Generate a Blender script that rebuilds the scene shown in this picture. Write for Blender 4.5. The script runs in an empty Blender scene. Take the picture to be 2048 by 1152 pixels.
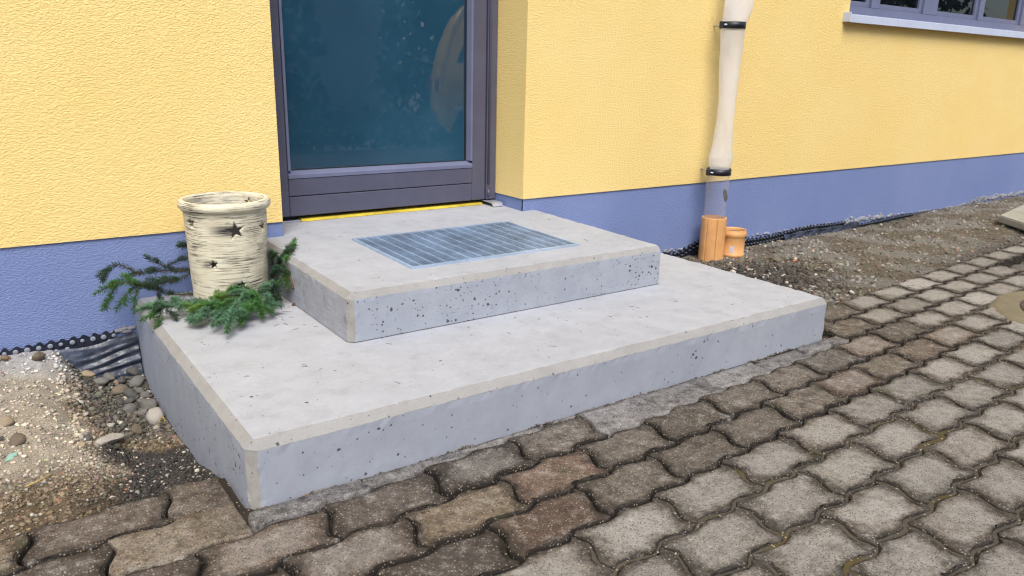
import bpy, bmesh, math, random
import numpy as np
from mathutils import Vector, Matrix, Euler, noise as mnoise
from mathutils.geometry import tessellate_polygon

random.seed(7)
rng = np.random.default_rng(7)
SC = bpy.context.scene
COL = SC.collection
rad = math.radians
PI = math.pi

# ------------------------------------------------------------------ camera, sky, sun, exposure
cam = bpy.data.cameras.new('camera')
camo = bpy.data.objects.new('camera', cam)
COL.objects.link(camo)
camo.location = (-0.5128, -2.9641, 1.0011)
camo.rotation_euler = (1.2936, -0.0223, -0.6152)
cam.sensor_width = 36.0
cam.lens = 26.99
cam.clip_start = 0.05
cam.clip_end = 600
cam.dof.use_dof = True
cam.dof.focus_distance = 2.5
cam.dof.aperture_fstop = 5.6
SC.camera = camo

SUN_EL, SUN_AZ = 54.0, 205.0      # azimuth clockwise from +y (the wall faces -y, azimuth 180)
w = bpy.data.worlds.new('World')
SC.world = w
w.use_nodes = True
wn = w.node_tree
wn.nodes.clear()
wo = wn.nodes.new('ShaderNodeOutputWorld')
wb = wn.nodes.new('ShaderNodeBackground')
wsky = wn.nodes.new('ShaderNodeTexSky')
wsky.sky_type = 'NISHITA'
wsky.sun_disc = False
wsky.sun_elevation = rad(SUN_EL)
wsky.sun_rotation = rad(SUN_AZ)
wsky.air_density = 1.0
wsky.dust_density = 2.5
wsky.ozone_density = 1.0
wn.links.new(wsky.outputs[0], wb.inputs[0])
wn.links.new(wb.outputs[0], wo.inputs[0])
wb.inputs[1].default_value = 0.122

sl = bpy.data.lights.new('sun', 'SUN')
sl.energy = 1.8
sl.angle = rad(32)
sl.color = (1.0, 0.96, 0.90)
so = bpy.data.objects.new('sun', sl)
COL.objects.link(so)
_d = Vector((math.sin(rad(SUN_AZ)) * math.cos(rad(SUN_EL)), math.cos(rad(SUN_AZ)) * math.cos(rad(SUN_EL)), math.sin(rad(SUN_EL))))
so.rotation_euler = _d.to_track_quat('Z', 'Y').to_euler()
so.location = _d * 20

SC.view_settings.view_transform = 'Standard'
SC.view_settings.look = 'None'
SC.view_settings.gamma = 1
SC.view_settings.use_curve_mapping = False
SC.view_settings.exposure = 0.85
SC.cycles.use_denoising = True
SC.cycles.denoiser = 'OPENIMAGEDENOISE'
SC.cycles.denoising_input_passes = 'RGB_ALBEDO_NORMAL'
SC.cycles.denoising_prefilter = 'ACCURATE'
SC.cycles.pixel_filter_type = 'BLACKMAN_HARRIS'
SC.cycles.filter_width = 1.2

# ------------------------------------------------------------------ node helper
class T:
    def __init__(s, name):
        s.m = bpy.data.materials.new(name)
        s.m.use_nodes = True
        s.t = s.m.node_tree
        s.t.nodes.clear()
        s.out = s.n('ShaderNodeOutputMaterial')
        s.b = s.n('ShaderNodeBsdfPrincipled')
        s.l(s.b.outputs[0], s.out.inputs[0])

    def n(s, k, **kw):
        x = s.t.nodes.new(k)
        for a, v in kw.items():
            setattr(x, a, v)
        return x

    def l(s, a, b):
        s.t.links.new(a, b)

    def put(s, v, sock):
        if isinstance(v, bpy.types.NodeSocket):
            s.l(v, sock)
        elif v is not None:
            if sock.type == 'RGBA' and not isinstance(v, (int, float)) and len(v) == 3:
                v = (*v, 1)
            sock.default_value = v

    def co(s, kind='Object', scale=None, rot=None):
        c = s.n('ShaderNodeTexCoord').outputs[kind]
        if scale is not None or rot is not None:
            mp = s.n('ShaderNodeMapping')
            s.l(c, mp.inputs[0])
            if scale is not None:
                mp.inputs['Scale'].default_value = scale
            if rot is not None:
                mp.inputs['Rotation'].default_value = rot
            c = mp.outputs[0]
        return c

    def pos(s, scale=None):
        c = s.n('ShaderNodeNewGeometry').outputs['Position']
        if scale is not None:
            mp = s.n('ShaderNodeMapping')
            s.l(c, mp.inputs[0])
            mp.inputs['Scale'].default_value = scale
            c = mp.outputs[0]
        return c

    def noise(s, vec, scale, detail=4, rough=.55, dist=0, col=False):
        x = s.n('ShaderNodeTexNoise')
        s.l(vec, x.inputs['Vector'])
        x.inputs['Scale'].default_value = scale
        x.inputs['Detail'].default_value = detail
        x.inputs['Roughness'].default_value = rough
        x.inputs['Distortion'].default_value = dist
        return x.outputs['Color' if col else 'Fac']

    def vor(s, vec, scale, out='Distance', feature='F1', rnd=1):
        x = s.n('ShaderNodeTexVoronoi', feature=feature)
        s.l(vec, x.inputs['Vector'])
        x.inputs['Scale'].default_value = scale
        x.inputs['Randomness'].default_value = rnd
        return (x.outputs['Distance'], x.outputs['Color']) if out == 'both' else x.outputs[out]

    def rng(s, v, a, b, c=0., d=1., smooth=True):
        x = s.n('ShaderNodeMapRange')
        x.interpolation_type = 'SMOOTHSTEP' if smooth else 'LINEAR'
        s.put(v, x.inputs[0])
        for i, q in enumerate((a, b, c, d)):
            s.put(q, x.inputs[1 + i])
        return x.outputs[0]

    def math(s, op, a, b=None, c=None):
        x = s.n('ShaderNodeMath', operation=op)
        s.put(a, x.inputs[0])
        if b is not None:
            s.put(b, x.inputs[1])
        if c is not None:
            s.put(c, x.inputs[2])
        return x.outputs[0]

    def mix(s, f, a, b, mode='MIX'):
        x = s.n('ShaderNodeMix', data_type='RGBA', blend_type=mode)
        s.put(f, x.inputs[0])
        s.put(a, x.inputs[6])
        s.put(b, x.inputs[7])
        return x.outputs[2]

    def ramp(s, v, stops):
        x = s.n('ShaderNodeValToRGB')
        s.put(v, x.inputs[0])
        e = x.color_ramp.elements
        while len(e) < len(stops):
            e.new(.5)
        for i, (p, c) in enumerate(stops):
            e[i].position = p
            e[i].color = (*c, 1) if len(c) == 3 else c
        return x.outputs[0]

    def sep(s, v):
        x = s.n('ShaderNodeSeparateXYZ')
        s.l(v, x.inputs[0])
        return x.outputs

    def comb(s, a, b, c):
        x = s.n('ShaderNodeCombineXYZ')
        for i, q in enumerate((a, b, c)):
            s.put(q, x.inputs[i])
        return x.outputs[0]

    def bump(s, h, dist, strength=1., nrm=None):
        x = s.n('ShaderNodeBump')
        s.put(h, x.inputs['Height'])
        x.inputs['Distance'].default_value = dist
        x.inputs['Strength'].default_value = strength
        if nrm is not None:
            s.l(nrm, x.inputs['Normal'])
        return x.outputs[0]

    def attr(s, name, out='Fac'):
        return s.n('ShaderNodeAttribute', attribute_name=name).outputs[out]

    def set(s, col=None, rough=None, nrm=None, metal=None, spec=None, **kw):
        s.put(col, s.b.inputs['Base Color'])
        s.put(rough, s.b.inputs['Roughness'])
        s.put(nrm, s.b.inputs['Normal'])
        s.put(metal, s.b.inputs['Metallic'])
        s.put(spec, s.b.inputs['Specular IOR Level'])
        for k, v in kw.items():
            s.put(v, s.b.inputs[k])
        return s.m


MAT = {}

def plaster(name, c0, c1, patch):
    t = T(name)
    p = t.pos((1, 1, 1.9))
    warp = t.noise(t.pos(), 90, 2, col=True)
    pv = t.n('ShaderNodeVectorMath', operation='MULTIPLY_ADD')
    t.l(warp, pv.inputs[0]); pv.inputs[1].default_value = (.008, .008, .008); t.l(p, pv.inputs[2])
    a = t.noise(pv.outputs[0], 112, 3, .6)
    b = t.noise(p, 260, 2, .6)
    v = t.vor(pv.outputs[0], 150, feature='SMOOTH_F1')
    h = t.math('ADD', t.rng(a, .36, .64), t.math('MULTIPLY', b, .35))
    h = t.math('ADD', h, t.math('MULTIPLY', v, .8))
    big = t.rng(t.noise(t.pos(), 1.6, 4), .3, .7)
    small = t.rng(a, .3, .6)
    c = t.mix(big, c0, c1)
    c = t.mix(t.math('MULTIPLY', t.math('SUBTRACT', 1., small), .20), c, patch)
    c = t.mix(t.rng(t.noise(t.pos((1, 1, .5)), 4.5, 5, .7), .45, .8, 0, .16), c, patch)
    t.set(c, .9, t.bump(h, .0019, .75), spec=.2)
    MAT[name] = t.m

plaster('yellow_plaster', (.86, .645, .25), (.87, .67, .285), (.81, .56, .17))
plaster('blue_plaster', (.185, .245, .46), (.21, .27, .485), (.14, .18, .37))


def concrete(name, base, alt, stain, pits=1., rough=.85, streak=0., fine=.6, dirt=0.):
    t = T(name)
    p = t.co()
    wv = t.n('ShaderNodeVectorMath', operation='MULTIPLY_ADD')
    t.l(t.noise(p, 140, 2, col=True), wv.inputs[0]); wv.inputs[1].default_value = (.010,) * 3; t.l(p, wv.inputs[2])
    q = wv.outputs[0]
    n1 = t.rng(t.noise(p, 3.2, 6, .6), .3, .7)
    n2 = t.rng(t.noise(p, 14, 5, .65), .35, .75)
    n3 = t.noise(p, 320, 3, .7)
    c = t.mix(n1, base, alt)
    c = t.mix(t.math('MULTIPLY', n2, .42), c, stain)
    c = t.mix(t.rng(n3, .52, .72, 0., fine), c, tuple(x * .74 for x in base))
    if streak:
        st = t.noise(t.co(scale=(6, 6, 90)), 1.6, 4, .7)
        c = t.mix(t.rng(st, .5, .68, 0, streak), c, stain)
    if pits < .2:
        sp = t.noise(p, 150, 3, .8)
        c = t.mix(t.rng(sp, .56, .70, 0, .30), c, tuple(x * .62 for x in stain))
        wr = t.noise(p, 11, 7, .72, .3)
        c = t.mix(t.rng(wr, .50, .72, 0, .42), c, tuple(x * .86 for x in stain))
        c = t.mix(t.rng(wr, .46, .30, 0, .4), c, tuple(min(1, x * 1.14) for x in alt))
    if dirt:
        d = t.rng(t.noise(p, 9, 6, .7), .52, .66, 0, dirt)
        c = t.mix(d, c, (.16, .145, .12))
    if pits > .5 and not dirt:
        sm_ = t.noise(t.co(scale=(1, 1, 2.2), rot=(.3, .5, .2)), 7, 7, .75, .6)
        c = t.mix(t.rng(sm_, .54, .74, 0, .45), c, tuple(x * .62 for x in stain))
        c = t.mix(t.rng(sm_, .44, .30, 0, .35), c, tuple(min(1, x * 1.25) for x in alt))
    h = t.math('MULTIPLY', n3, .25)
    clus = t.rng(t.noise(p, 5.5, 3, .6), .38, .62, .62, 1.12)
    h = t.math('ADD', h, t.math('MULTIPLY', t.noise(p, 45, 4), .15))
    if pits:
        pm = None
        for sc, lo, hi, thr in ((24, .02, .17, .40), (55, .02, .27, .30), (110, .05, .34, .25)):
            d, cc = t.vor(q, sc, 'both')
            r = t.sep(cc)
            rr = t.rng(r[0], thr, 1., lo, hi * (1. if sc < 100 else .9), smooth=False)
            rr = t.math('MULTIPLY', rr, t.math('GREATER_THAN', r[1], 1 - .62 * pits))
            k = t.math('LESS_THAN', d, rr)
            k = t.rng(t.math('SUBTRACT', t.math('MULTIPLY', rr, clus), d), 0., .035)
            pm = k if pm is None else t.math('MAXIMUM', pm, k)
        c = t.mix(t.math('MULTIPLY', pm, .88), c, (.045, .047, .055))
        h = t.math('SUBTRACT', h, t.math('MULTIPLY', pm, 2.5))
    t.set(c, rough, t.bump(h, .0016, .75), spec=.3)
    MAT[name] = t.m

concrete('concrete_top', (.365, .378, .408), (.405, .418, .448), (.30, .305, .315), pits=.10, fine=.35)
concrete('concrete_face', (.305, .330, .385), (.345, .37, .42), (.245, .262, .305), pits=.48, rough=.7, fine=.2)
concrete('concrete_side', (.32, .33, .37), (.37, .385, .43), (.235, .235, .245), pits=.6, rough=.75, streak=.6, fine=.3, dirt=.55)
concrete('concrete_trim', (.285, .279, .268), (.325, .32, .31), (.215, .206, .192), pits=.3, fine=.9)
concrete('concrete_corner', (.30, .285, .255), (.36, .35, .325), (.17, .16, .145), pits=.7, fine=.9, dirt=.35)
concrete('mortar', (.42, .38, .31), (.50, .46, .40), (.25, .22, .16), pits=.3, fine=.9, dirt=.3)
concrete('sandy_mortar', (.165, .14, .085), (.21, .185, .125), (.10, .085, .045), pits=.2, fine=.9, dirt=.3)
concrete('pale_concrete', (.31, .30, .255), (.37, .36, .31), (.20, .19, .14), pits=.3, fine=.9, dirt=.3)


def m_paver():
    t = T('paver_stone')
    oi = t.n('ShaderNodeObjectInfo')
    p0 = t.pos()
    base = oi.outputs['Color']
    n1 = t.noise(p0, 16, 5, .65)
    n2 = t.noise(p0, 70, 4, .7)
    n3 = t.noise(p0, 330, 3, .7)
    e = t.attr('edge')
    blot = t.noise(p0, 24, 6, .72)
    c = t.mix(t.rng(blot, .50, .68, 0, .75), base, t.mix(.62, base, (.52, .50, .455)))
    c = t.mix(t.rng(blot, .50, .36, 0, .92), c, t.mix(.78, base, (.045, .037, .029)))
    c = t.mix(t.rng(n2, .50, .66, 0, .65), c, t.mix(.65, base, (.04, .035, .03)))
    wear = t.math('MULTIPLY', t.rng(t.math('ADD', e, t.math('MULTIPLY', t.math('SUBTRACT', t.noise(p0, 13, 5, .7), .5), 1.6)), .62, .02, 0, 1), .70)
    c = t.mix(t.math('MULTIPLY', wear, oi.outputs['Alpha']), c, (.46, .44, .40))
    # worn, dirt-dark rims of uneven width
    ed = t.math('ADD', e, t.math('MULTIPLY', t.math('SUBTRACT', t.noise(p0, 30, 5, .75), .5), 1.5))
    c = t.mix(t.rng(ed, .28, .85, 0, .80), c, (.05, .041, .032))
    c = t.mix(t.rng(t.math('ADD', e, t.math('MULTIPLY', t.math('SUBTRACT', n2, .5), .3)), .86, .98, 0, .85), c, (.022, .018, .015))
    c = t.mix(t.rng(t.noise(p0, 6.5, 3), .62, .72, 0, .30), c, (.11, .115, .055))
    d, cc = t.vor(p0, 165, 'both')
    r = t.sep(cc)
    grain = t.math('MULTIPLY', t.math('LESS_THAN', d, .33), t.math('GREATER_THAN', r[0], .62))
    tint = t.mix(r[1], (.70, .66, .58), (.50, .36, .22))
    c = t.mix(t.math('MULTIPLY', grain, t.rng(n2, .3, .7, .75, .15)), c, tint)
    effl = t.math('MULTIPLY', t.rng(t.noise(p0, 8.5, 5, .7), .60, .70), t.rng(n2, .4, .6, .2, .75))
    c = t.mix(effl, c, (.50, .49, .46))
    d2, cc2 = t.vor(p0, 230, 'both')
    r2 = t.sep(cc2)
    pit = t.math('MULTIPLY', t.math('LESS_THAN', d2, .38), t.math('GREATER_THAN', r2[0], .60))
    c = t.mix(t.math('MULTIPLY', pit, .75), c, (.035, .03, .025))
    h = t.math('ADD', t.math('MULTIPLY', n3, 1.0), t.math('MULTIPLY', n2, 1.5))
    h = t.math('ADD', h, t.math('MULTIPLY', grain, .45))
    h = t.math('SUBTRACT', h, t.math('MULTIPLY', pit, .5))
    t.set(c, .88, t.bump(h, .0055, 1.), spec=.25)
    MAT['paver_stone'] = t.m
m_paver()


def m_attr_soil(name, bumpd, speck):
    t = T(name)
    p = t.pos()
    c = t.attr('tone', 'Color')
    n1 = t.noise(p, 26, 6, .7)
    n2 = t.noise(p, 170, 4, .75)
    c1 = t.mix(t.rng(n1, .35, .7, 0, .55), c, t.mix(.5, c, (.05, .042, .032)))
    c1 = t.mix(t.rng(n2, .50, .68, 0, .5), c1, t.mix(.6, c, (.025, .022, .018)))
    d, cc = t.vor(p, 150, 'both')
    r = t.sep(cc)
    g = t.math('MULTIPLY', t.math('LESS_THAN', d, .4), t.math('GREATER_THAN', r[0], 1 - speck))
    c1 = t.mix(g, c1, t.mix(r[1], (.55, .50, .42), (.30, .23, .15)))
    h = t.math('ADD', t.math('MULTIPLY', n1, 1.), t.math('MULTIPLY', n2, .8))
    h = t.math('ADD', h, t.math('MULTIPLY', g, .4))
    t.set(c1, .95, t.bump(h, bumpd, 1.), spec=.15)
    MAT[name] = t.m
m_attr_soil('soil', .010, .16)
m_attr_soil('joint_fill', .005, .10)


def m_gravel():
    t = T('gravel_stone')
    c = t.attr('tone', 'Color')
    n = t.noise(t.pos(), 120, 4, .7)
    c = t.mix(t.rng(n, .4, .7, 0, .5), c, t.mix(.5, c, (.04, .035, .03)))
    t.set(c, .85, t.bump(n, .002, .6), spec=.3)
    MAT['gravel_stone'] = t.m
m_gravel()


def m_pebble():
    t = T('pebble_stone')
    b = t.n('ShaderNodeObjectInfo').outputs['Color']
    p = t.co()
    n = t.noise(p, 40, 5, .7)
    n2 = t.noise(p, 260, 3, .7)
    c = t.mix(t.rng(n, .4, .65, 0, .5), b, t.mix(.5, b, (.06, .05, .04)))
    c = t.mix(t.rng(n2, .55, .7, 0, .4), c, t.mix(.5, b, (.4, .37, .32)))
    t.set(c, .8, t.bump(t.math('ADD', n, n2), .002, .7), spec=.3)
    MAT['pebble_stone'] = t.m
m_pebble()


def simple(name, col, rough=.5, metal=0., spec=.5, bumpscale=0, bd=.001, var=.15, **kw):
    t = T(name)
    p = t.co()
    n = t.rng(t.noise(p, 8, 5, .65), .3, .7)
    c = t.mix(n, tuple(x * (1 - var) for x in col), tuple(min(1, x * (1 + var)) for x in col))
    nr = t.bump(t.noise(p, bumpscale, 4), bd, .7) if bumpscale else None
    rr = t.rng(t.noise(p, 30, 4), .3, .7, max(0, rough - .08), rough + .08)
    t.set(c, rr, nr, metal, spec, **kw)
    MAT[name] = t.m
    return t

simple('frame_paint', (.080, .082, .125), .36, bumpscale=500, bd=.0002, var=.06)
simple('gasket', (.012, .012, .014), .5)
simple('window_paint', (.135, .15, .235), .4, var=.06)
simple('white_metal', (.50, .55, .68), .35, var=.04)
simple('aluminium', (.50, .53, .60), .38, metal=.6, var=.1)
simple('galvanised', (.27, .36, .49), .42, metal=.45, var=.25)
simple('grate_frame', (.36, .46, .60), .40, metal=.25, var=.15)
simple('grate_rod', (.34, .44, .57), .40, metal=.1, var=.2)
simple('tray_steel', (.04, .06, .10), .5, metal=.2, var=.3)
simple('yellow_foam', (.52, .40, .035), .7, bumpscale=90, bd=.002, var=.3)
simple('orange_plastic', (.68, .36, .14), .45, var=.10)
simple('black_plastic', (.012, .013, .018), .4, var=.2)
simple('membrane', (.012, .016, .028), .38, var=.3, bumpscale=60, bd=.002)
simple('foil', (.035, .045, .07), .33, var=.5, bumpscale=40, bd=.004)
simple('residue', (.27, .275, .30), .85, var=.25, bumpscale=120, bd=.004)
simple('pale_dimple', (.20, .22, .27), .7, var=.3)  # paler than the membrane sheet
simple('bark', (.10, .055, .03), .85, var=.4, bumpscale=200, bd=.001)
simple('dead_needle', (.09, .055, .035), .8, var=.3)
simple('shard_glass', (.22, .42, .36), .25, var=.1)
simple('sticker', (.62, .55, .58), .5, var=.15)
simple('cast_iron', (.075, .06, .065), .55, metal=.3, bumpscale=60, bd=.003, var=.3)
simple('dark_hollow', (.012, .011, .011), .9)  # near-black stand-in for unlit hollows
simple('asphalt', (.12, .12, .125), .9, bumpscale=200, bd=.004, var=.2)
simple('van_paint', (.72, .42, .03), .3, var=.03)
simple('tyre', (.02, .02, .022), .8)
simple('rim_metal', (.35, .35, .37), .35, metal=.7)
simple('van_glass', (.015, .02, .025), .06)
simple('lamp_red', (.35, .02, .015), .2)
simple('chrome_trim', (.55, .57, .6), .2, metal=.9)
simple('house_wall', (.50, .48, .45), .9)
simple('roof_tile', (.16, .08, .06), .85)
simple('curtain', (.35, .36, .38), .8)
simple('debris', (.03, .028, .026), .8)
simple('straw', (.42, .30, .09), .7)


def m_glass():
    t = T('door_glass')
    n = t.noise(t.co(), 1.6, 3)
    c = t.mix(t.rng(n, .3, .7), (.013, .050, .088), (.021, .075, .125))
    t.set(c, .0, IOR=2.0)
    MAT['door_glass'] = t.m
    t = T('window_glass')
    t.set((.003, .004, .006), .0, IOR=1.5)
    MAT['window_glass'] = t.m
m_glass()


def m_film(name, opac, tint, wr):
    t = T(name)
    p = t.co()
    n = t.noise(t.co(scale=(1, 1, .5)), 6, 2, .5, .2)
    nr = t.bump(n, wr, 1.)
    t.set(tint, .13, nr, spec=.8)
    t.b.inputs['Subsurface Weight'].default_value = 0
    tl = t.n('ShaderNodeBsdfTranslucent'); t.put(tint, tl.inputs[0])
    m1 = t.n('ShaderNodeMixShader'); m1.inputs[0].default_value = .32
    t.l(t.b.outputs[0], m1.inputs[1]); t.l(tl.outputs[0], m1.inputs[2])
    tr = t.n('ShaderNodeBsdfTransparent'); tr.inputs[0].default_value = (.97, .97, .98, 1)
    lw = t.n('ShaderNodeLayerWeight'); lw.inputs[0].default_value = .35; t.l(nr, lw.inputs['Normal'])
    f = t.math('ADD', t.math('MULTIPLY', t.rng(n, .25, .75, .8, 1.2), opac), t.math('MULTIPLY', lw.outputs['Facing'], .30))
    f = t.math('MINIMUM', f, .95)
    m2 = t.n('ShaderNodeMixShader'); t.l(f, m2.inputs[0])
    t.l(tr.outputs[0], m2.inputs[1]); t.l(m1.outputs[0], m2.inputs[2])
    t.l(m2.outputs[0], t.out.inputs[0])
    MAT[name] = t.m
m_film('clear_film', .10, (.72, .72, .76), .004)
m_film('milky_film', .40, (.93, .94, .99), .003)


def m_pot():
    t = T('scratched_glaze')
    p = t.co()
    x, y, z = t.sep(p)
    wob = t.math('MULTIPLY', t.noise(p, 7, 2), .010)
    zz = t.math('ADD', z, wob)
    q = t.comb(t.math('MULTIPLY', x, .5), t.math('MULTIPLY', y, .5), t.math('MULTIPLY', zz, 30.))
    a = t.noise(q, 13, 4, .68)
    q2 = t.comb(t.math('MULTIPLY', x, .45), t.math('MULTIPLY', y, .45), t.math('MULTIPLY', zz, 16.))
    b = t.noise(q2, 22, 3, .7)
    patch = t.noise(p, 11, 3)
    thr = t.rng(patch, .3, .7, .68, .53)
    s1 = t.rng(t.math('SUBTRACT', a, thr), -.02, .07)
    s2 = t.math('MULTIPLY', t.rng(b, .53, .64), t.rng(patch, .36, .6, .35, 1.))
    s = t.math('MAXIMUM', s1, t.math('MULTIPLY', s2, .75))
    cream = t.mix(t.rng(t.noise(p, 14, 4), .3, .7), (.58, .535, .40), (.68, .64, .50))
    cream = t.mix(t.rng(b, .5, .62, 0, .35), cream, (.45, .36, .2))
    smear = t.attr('smear')
    s = t.math('MAXIMUM', s, t.math('MULTIPLY', smear, t.rng(a, .36, .50)))
    c = t.mix(s, cream, (.022, .02, .024))
    c = t.mix(t.attr('inner_shade'), c, (.012, .011, .012))  # blackens the lower inside: shade of the hollow put into the colour
    h = t.math('SUBTRACT', t.math('MULTIPLY', a, .6), t.math('MULTIPLY', s, .5))
    t.set(c, .6, t.bump(h, .0025, .8), spec=.35)
    MAT['scratched_glaze'] = t.m
m_pot()


def m_needle():
    t = T('fir_needle')
    v = t.attr('tone', 'Color')
    t.set(v, .5, spec=.35)
    MAT['fir_needle'] = t.m
    t = T('leaf')
    t.set(t.attr('tone', 'Color'), .6)
    MAT['leaf'] = t.m
m_needle()

# ------------------------------------------------------------------ mesh helpers
def ob(name, me, mat=None, parent=None):
    o = bpy.data.objects.new(name, me)
    COL.objects.link(o)
    if mat is not None:
        for m in (mat if isinstance(mat, (list, tuple)) else [mat]):
            me.materials.append(MAT[m])
    if parent is not None:
        o.parent = parent
    return o

def mesh(name, v, f):
    me = bpy.data.meshes.new(name)
    me.from_pydata([tuple(a) for a in v], [], [tuple(a) for a in f])
    me.update()
    return me

def fast_mesh(name, V, F):
    """V (n,3), F (m,k) arrays, all faces alike"""
    me = bpy.data.meshes.new(name)
    k = F.shape[1]
    me.vertices.add(len(V)); me.vertices.foreach_set('co', np.ascontiguousarray(V, np.float32).ravel())
    me.loops.add(F.size); me.loops.foreach_set('vertex_index', np.ascontiguousarray(F, np.int32).ravel())
    me.polygons.add(len(F)); me.polygons.foreach_set('loop_start', np.arange(0, F.size, k, dtype=np.int32))
    me.update(calc_edges=True)
    me.validate()
    return me

def add_attr(me, name, arr):
    if arr.ndim == 1:
        a = me.attributes.new(name, 'FLOAT', 'POINT'); a.data.foreach_set('value', arr.astype(np.float32))
    else:
        if arr.shape[1] == 3:
            arr = np.c_[arr, np.ones(len(arr))]
        a = me.attributes.new(name, 'FLOAT_COLOR', 'POINT'); a.data.foreach_set('color', arr.astype(np.float32).ravel())

def smooth(me, on=True):
    me.polygons.foreach_set('use_smooth', np.full(len(me.polygons), on))

def empty(name, loc=(0, 0, 0)):
    o = bpy.data.objects.new(name, None)
    o.location = loc
    o.empty_display_size = .05
    COL.objects.link(o)
    return o

def tag(o, label=None, cat=None, group=None, kind=None):
    if label: o['label'] = label
    if cat: o['category'] = cat
    if group: o['group'] = group
    if kind: o['kind'] = kind
    return o

class MB:
    """collects simple solids in one mesh; coordinates are relative to origin o"""
    def __init__(s, o=(0, 0, 0)):
        s.bm = bmesh.new(); s.o = Vector(o)

    def box(s, a, b, bev=0., seg=1):
        a = Vector(a) - s.o; b = Vector(b) - s.o
        vs = [s.bm.verts.new((x, y, z)) for x in (a.x, b.x) for y in (a.y, b.y) for z in (a.z, b.z)]
        fs = [s.bm.faces.new([vs[i] for i in q]) for q in ((0, 1, 3, 2), (4, 6, 7, 5), (0, 4, 5, 1), (2, 3, 7, 6), (0, 2, 6, 4), (1, 5, 7, 3))]
        if bev:
            es = list({e for f in fs for e in f.edges})
            bmesh.ops.bevel(s.bm, geom=es, offset=bev, segments=seg, affect='EDGES', profile=.5)
        return s

    def prism(s, poly, axis, a, b):
        """poly in the two other axes, swept along axis from a to b"""
        def P(u, v, t):
            q = {'x': (t, u, v), 'y': (u, t, v), 'z': (u, v, t)}[axis]
            return s.bm.verts.new(Vector(q) - s.o)
        A = [P(u, v, a) for u, v in poly]; B = [P(u, v, b) for u, v in poly]
        s.bm.faces.new(A); s.bm.faces.new(B[::-1])
        n = len(poly)
        for i in range(n):
            s.bm.faces.new((A[i], B[i], B[(i + 1) % n], A[(i + 1) % n]))
        return s

    def tube(s, p0, p1, r0, r1=None, n=12, cap=True):
        r1 = r0 if r1 is None else r1
        p0 = Vector(p0) - s.o; p1 = Vector(p1) - s.o
        d = (p1 - p0).normalized(); u = d.orthogonal().normalized(); v = d.cross(u)
        A = [s.bm.verts.new(p0 + (u * math.cos(k * 2 * PI / n) + v * math.sin(k * 2 * PI / n)) * r0) for k in range(n)]
        B = [s.bm.verts.new(p1 + (u * math.cos(k * 2 * PI / n) + v * math.sin(k * 2 * PI / n)) * r1) for k in range(n)]
        for k in range(n):
            f = s.bm.faces.new((A[k], A[(k + 1) % n], B[(k + 1) % n], B[k])); f.smooth = True
        if cap:
            s.bm.faces.new(A[::-1]); s.bm.faces.new(B)
        return s

    def lathe(s, prof, c, n=40, closed=False, a0=0., a1=2 * PI):
        c = Vector(c) - s.o
        full = abs(a1 - a0 - 2 * PI) < 1e-6
        m = n if full else n + 1
        R = []
        for r, z in prof:
            R.append([s.bm.verts.new(c + Vector((r * math.cos(a0 + (a1 - a0) * k / n), r * math.sin(a0 + (a1 - a0) * k / n), z))) for k in range(m)])
        L = len(R)
        for i in range(L if closed else L - 1):
            for k in range(n):
                f = s.bm.faces.new((R[i][k], R[i][(k + 1) % m], R[(i + 1) % L][(k + 1) % m], R[(i + 1) % L][k])); f.smooth = True
        return s

    def build(s, name, mat, parent=None):
        bmesh.ops.recalc_face_normals(s.bm, faces=s.bm.faces)
        me = bpy.data.meshes.new(name)
        s.bm.to_mesh(me); s.bm.free()
        o = ob(name, me, mat, parent)
        if parent is None:
            o.location = s.o
        return o

ICO = {}
for lev in (1, 2, 3):
    bm = bmesh.new()
    bmesh.ops.create_icosphere(bm, subdivisions=lev, radius=1)
    bm.verts.ensure_lookup_table()
    ICO[lev] = (np.array([v.co for v in bm.verts]), np.array([[q.index for q in f.verts] for f in bm.faces]))
    bm.free()

def nz(x, y, s, seed=0.):
    return mnoise.noise(Vector((x * s + seed * 7.1, y * s - seed * 3.7, seed)))

def ss(a, b, x):
    t = np.clip((np.asarray(x, float) - a) / (b - a), 0, 1)
    return t * t * (3 - 2 * t)

# ------------------------------------------------------------------ measures (metres)
XL1, XR1, YF1 = .389, 1.762, -.844        # upper step
XL2, XR2, YF2 = -.079, 2.196, -1.337      # lower step
H2 = .169
XD, XC, YD = .486, 1.662, .234            # door recess
ZP = .401                                 # plinth top
def h1(y):                                # upper step falls slightly to the front
    return .3415 + y * .0165

# ------------------------------------------------------------------ ground
g = fast_mesh('ground', np.array([[-150, -150, -.30], [150, -150, -.30], [150, 150, -.30], [-150, 150, -.30]], float), np.array([[0, 1, 2, 3]]))
tag(ob('ground', g, 'asphalt'), kind='structure')

# pavement lattice
AL = rad(4.08); CA, SA = math.cos(AL), math.sin(AL)
V0, ROW, PIT, LEAN, U0 = -1.5565, .1488, .2745, -.012, .650
def warp(u):
    return np.where(u < .3, .3 + (u - .3) * 1.06, u)
def uv2xy(u, v):
    return u * CA - v * SA, u * SA + v * CA
def xy2uv(x, y):
    return x * CA + y * SA, -x * SA + y * CA
def row_t(k, i):
    return U0 + k * (PIT / 2 + LEAN) + i * PIT
def fill_amount(u, v):                    # sanded joints beyond the rows that were lifted and relaid
    return ss(-1.835, -1.90, v + .012 * np.sin(u * 9)) * ss(-.2, .25, u) + ss(2.2, 2.7, u) * ss(-1.45, -1.62, v) + ss(3.2, 3.7, u) * .6

DRAIN = np.array([3.54, -1.93]); DRAIN_R = .40
HOLE = np.array([4.5, -1.17])

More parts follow.
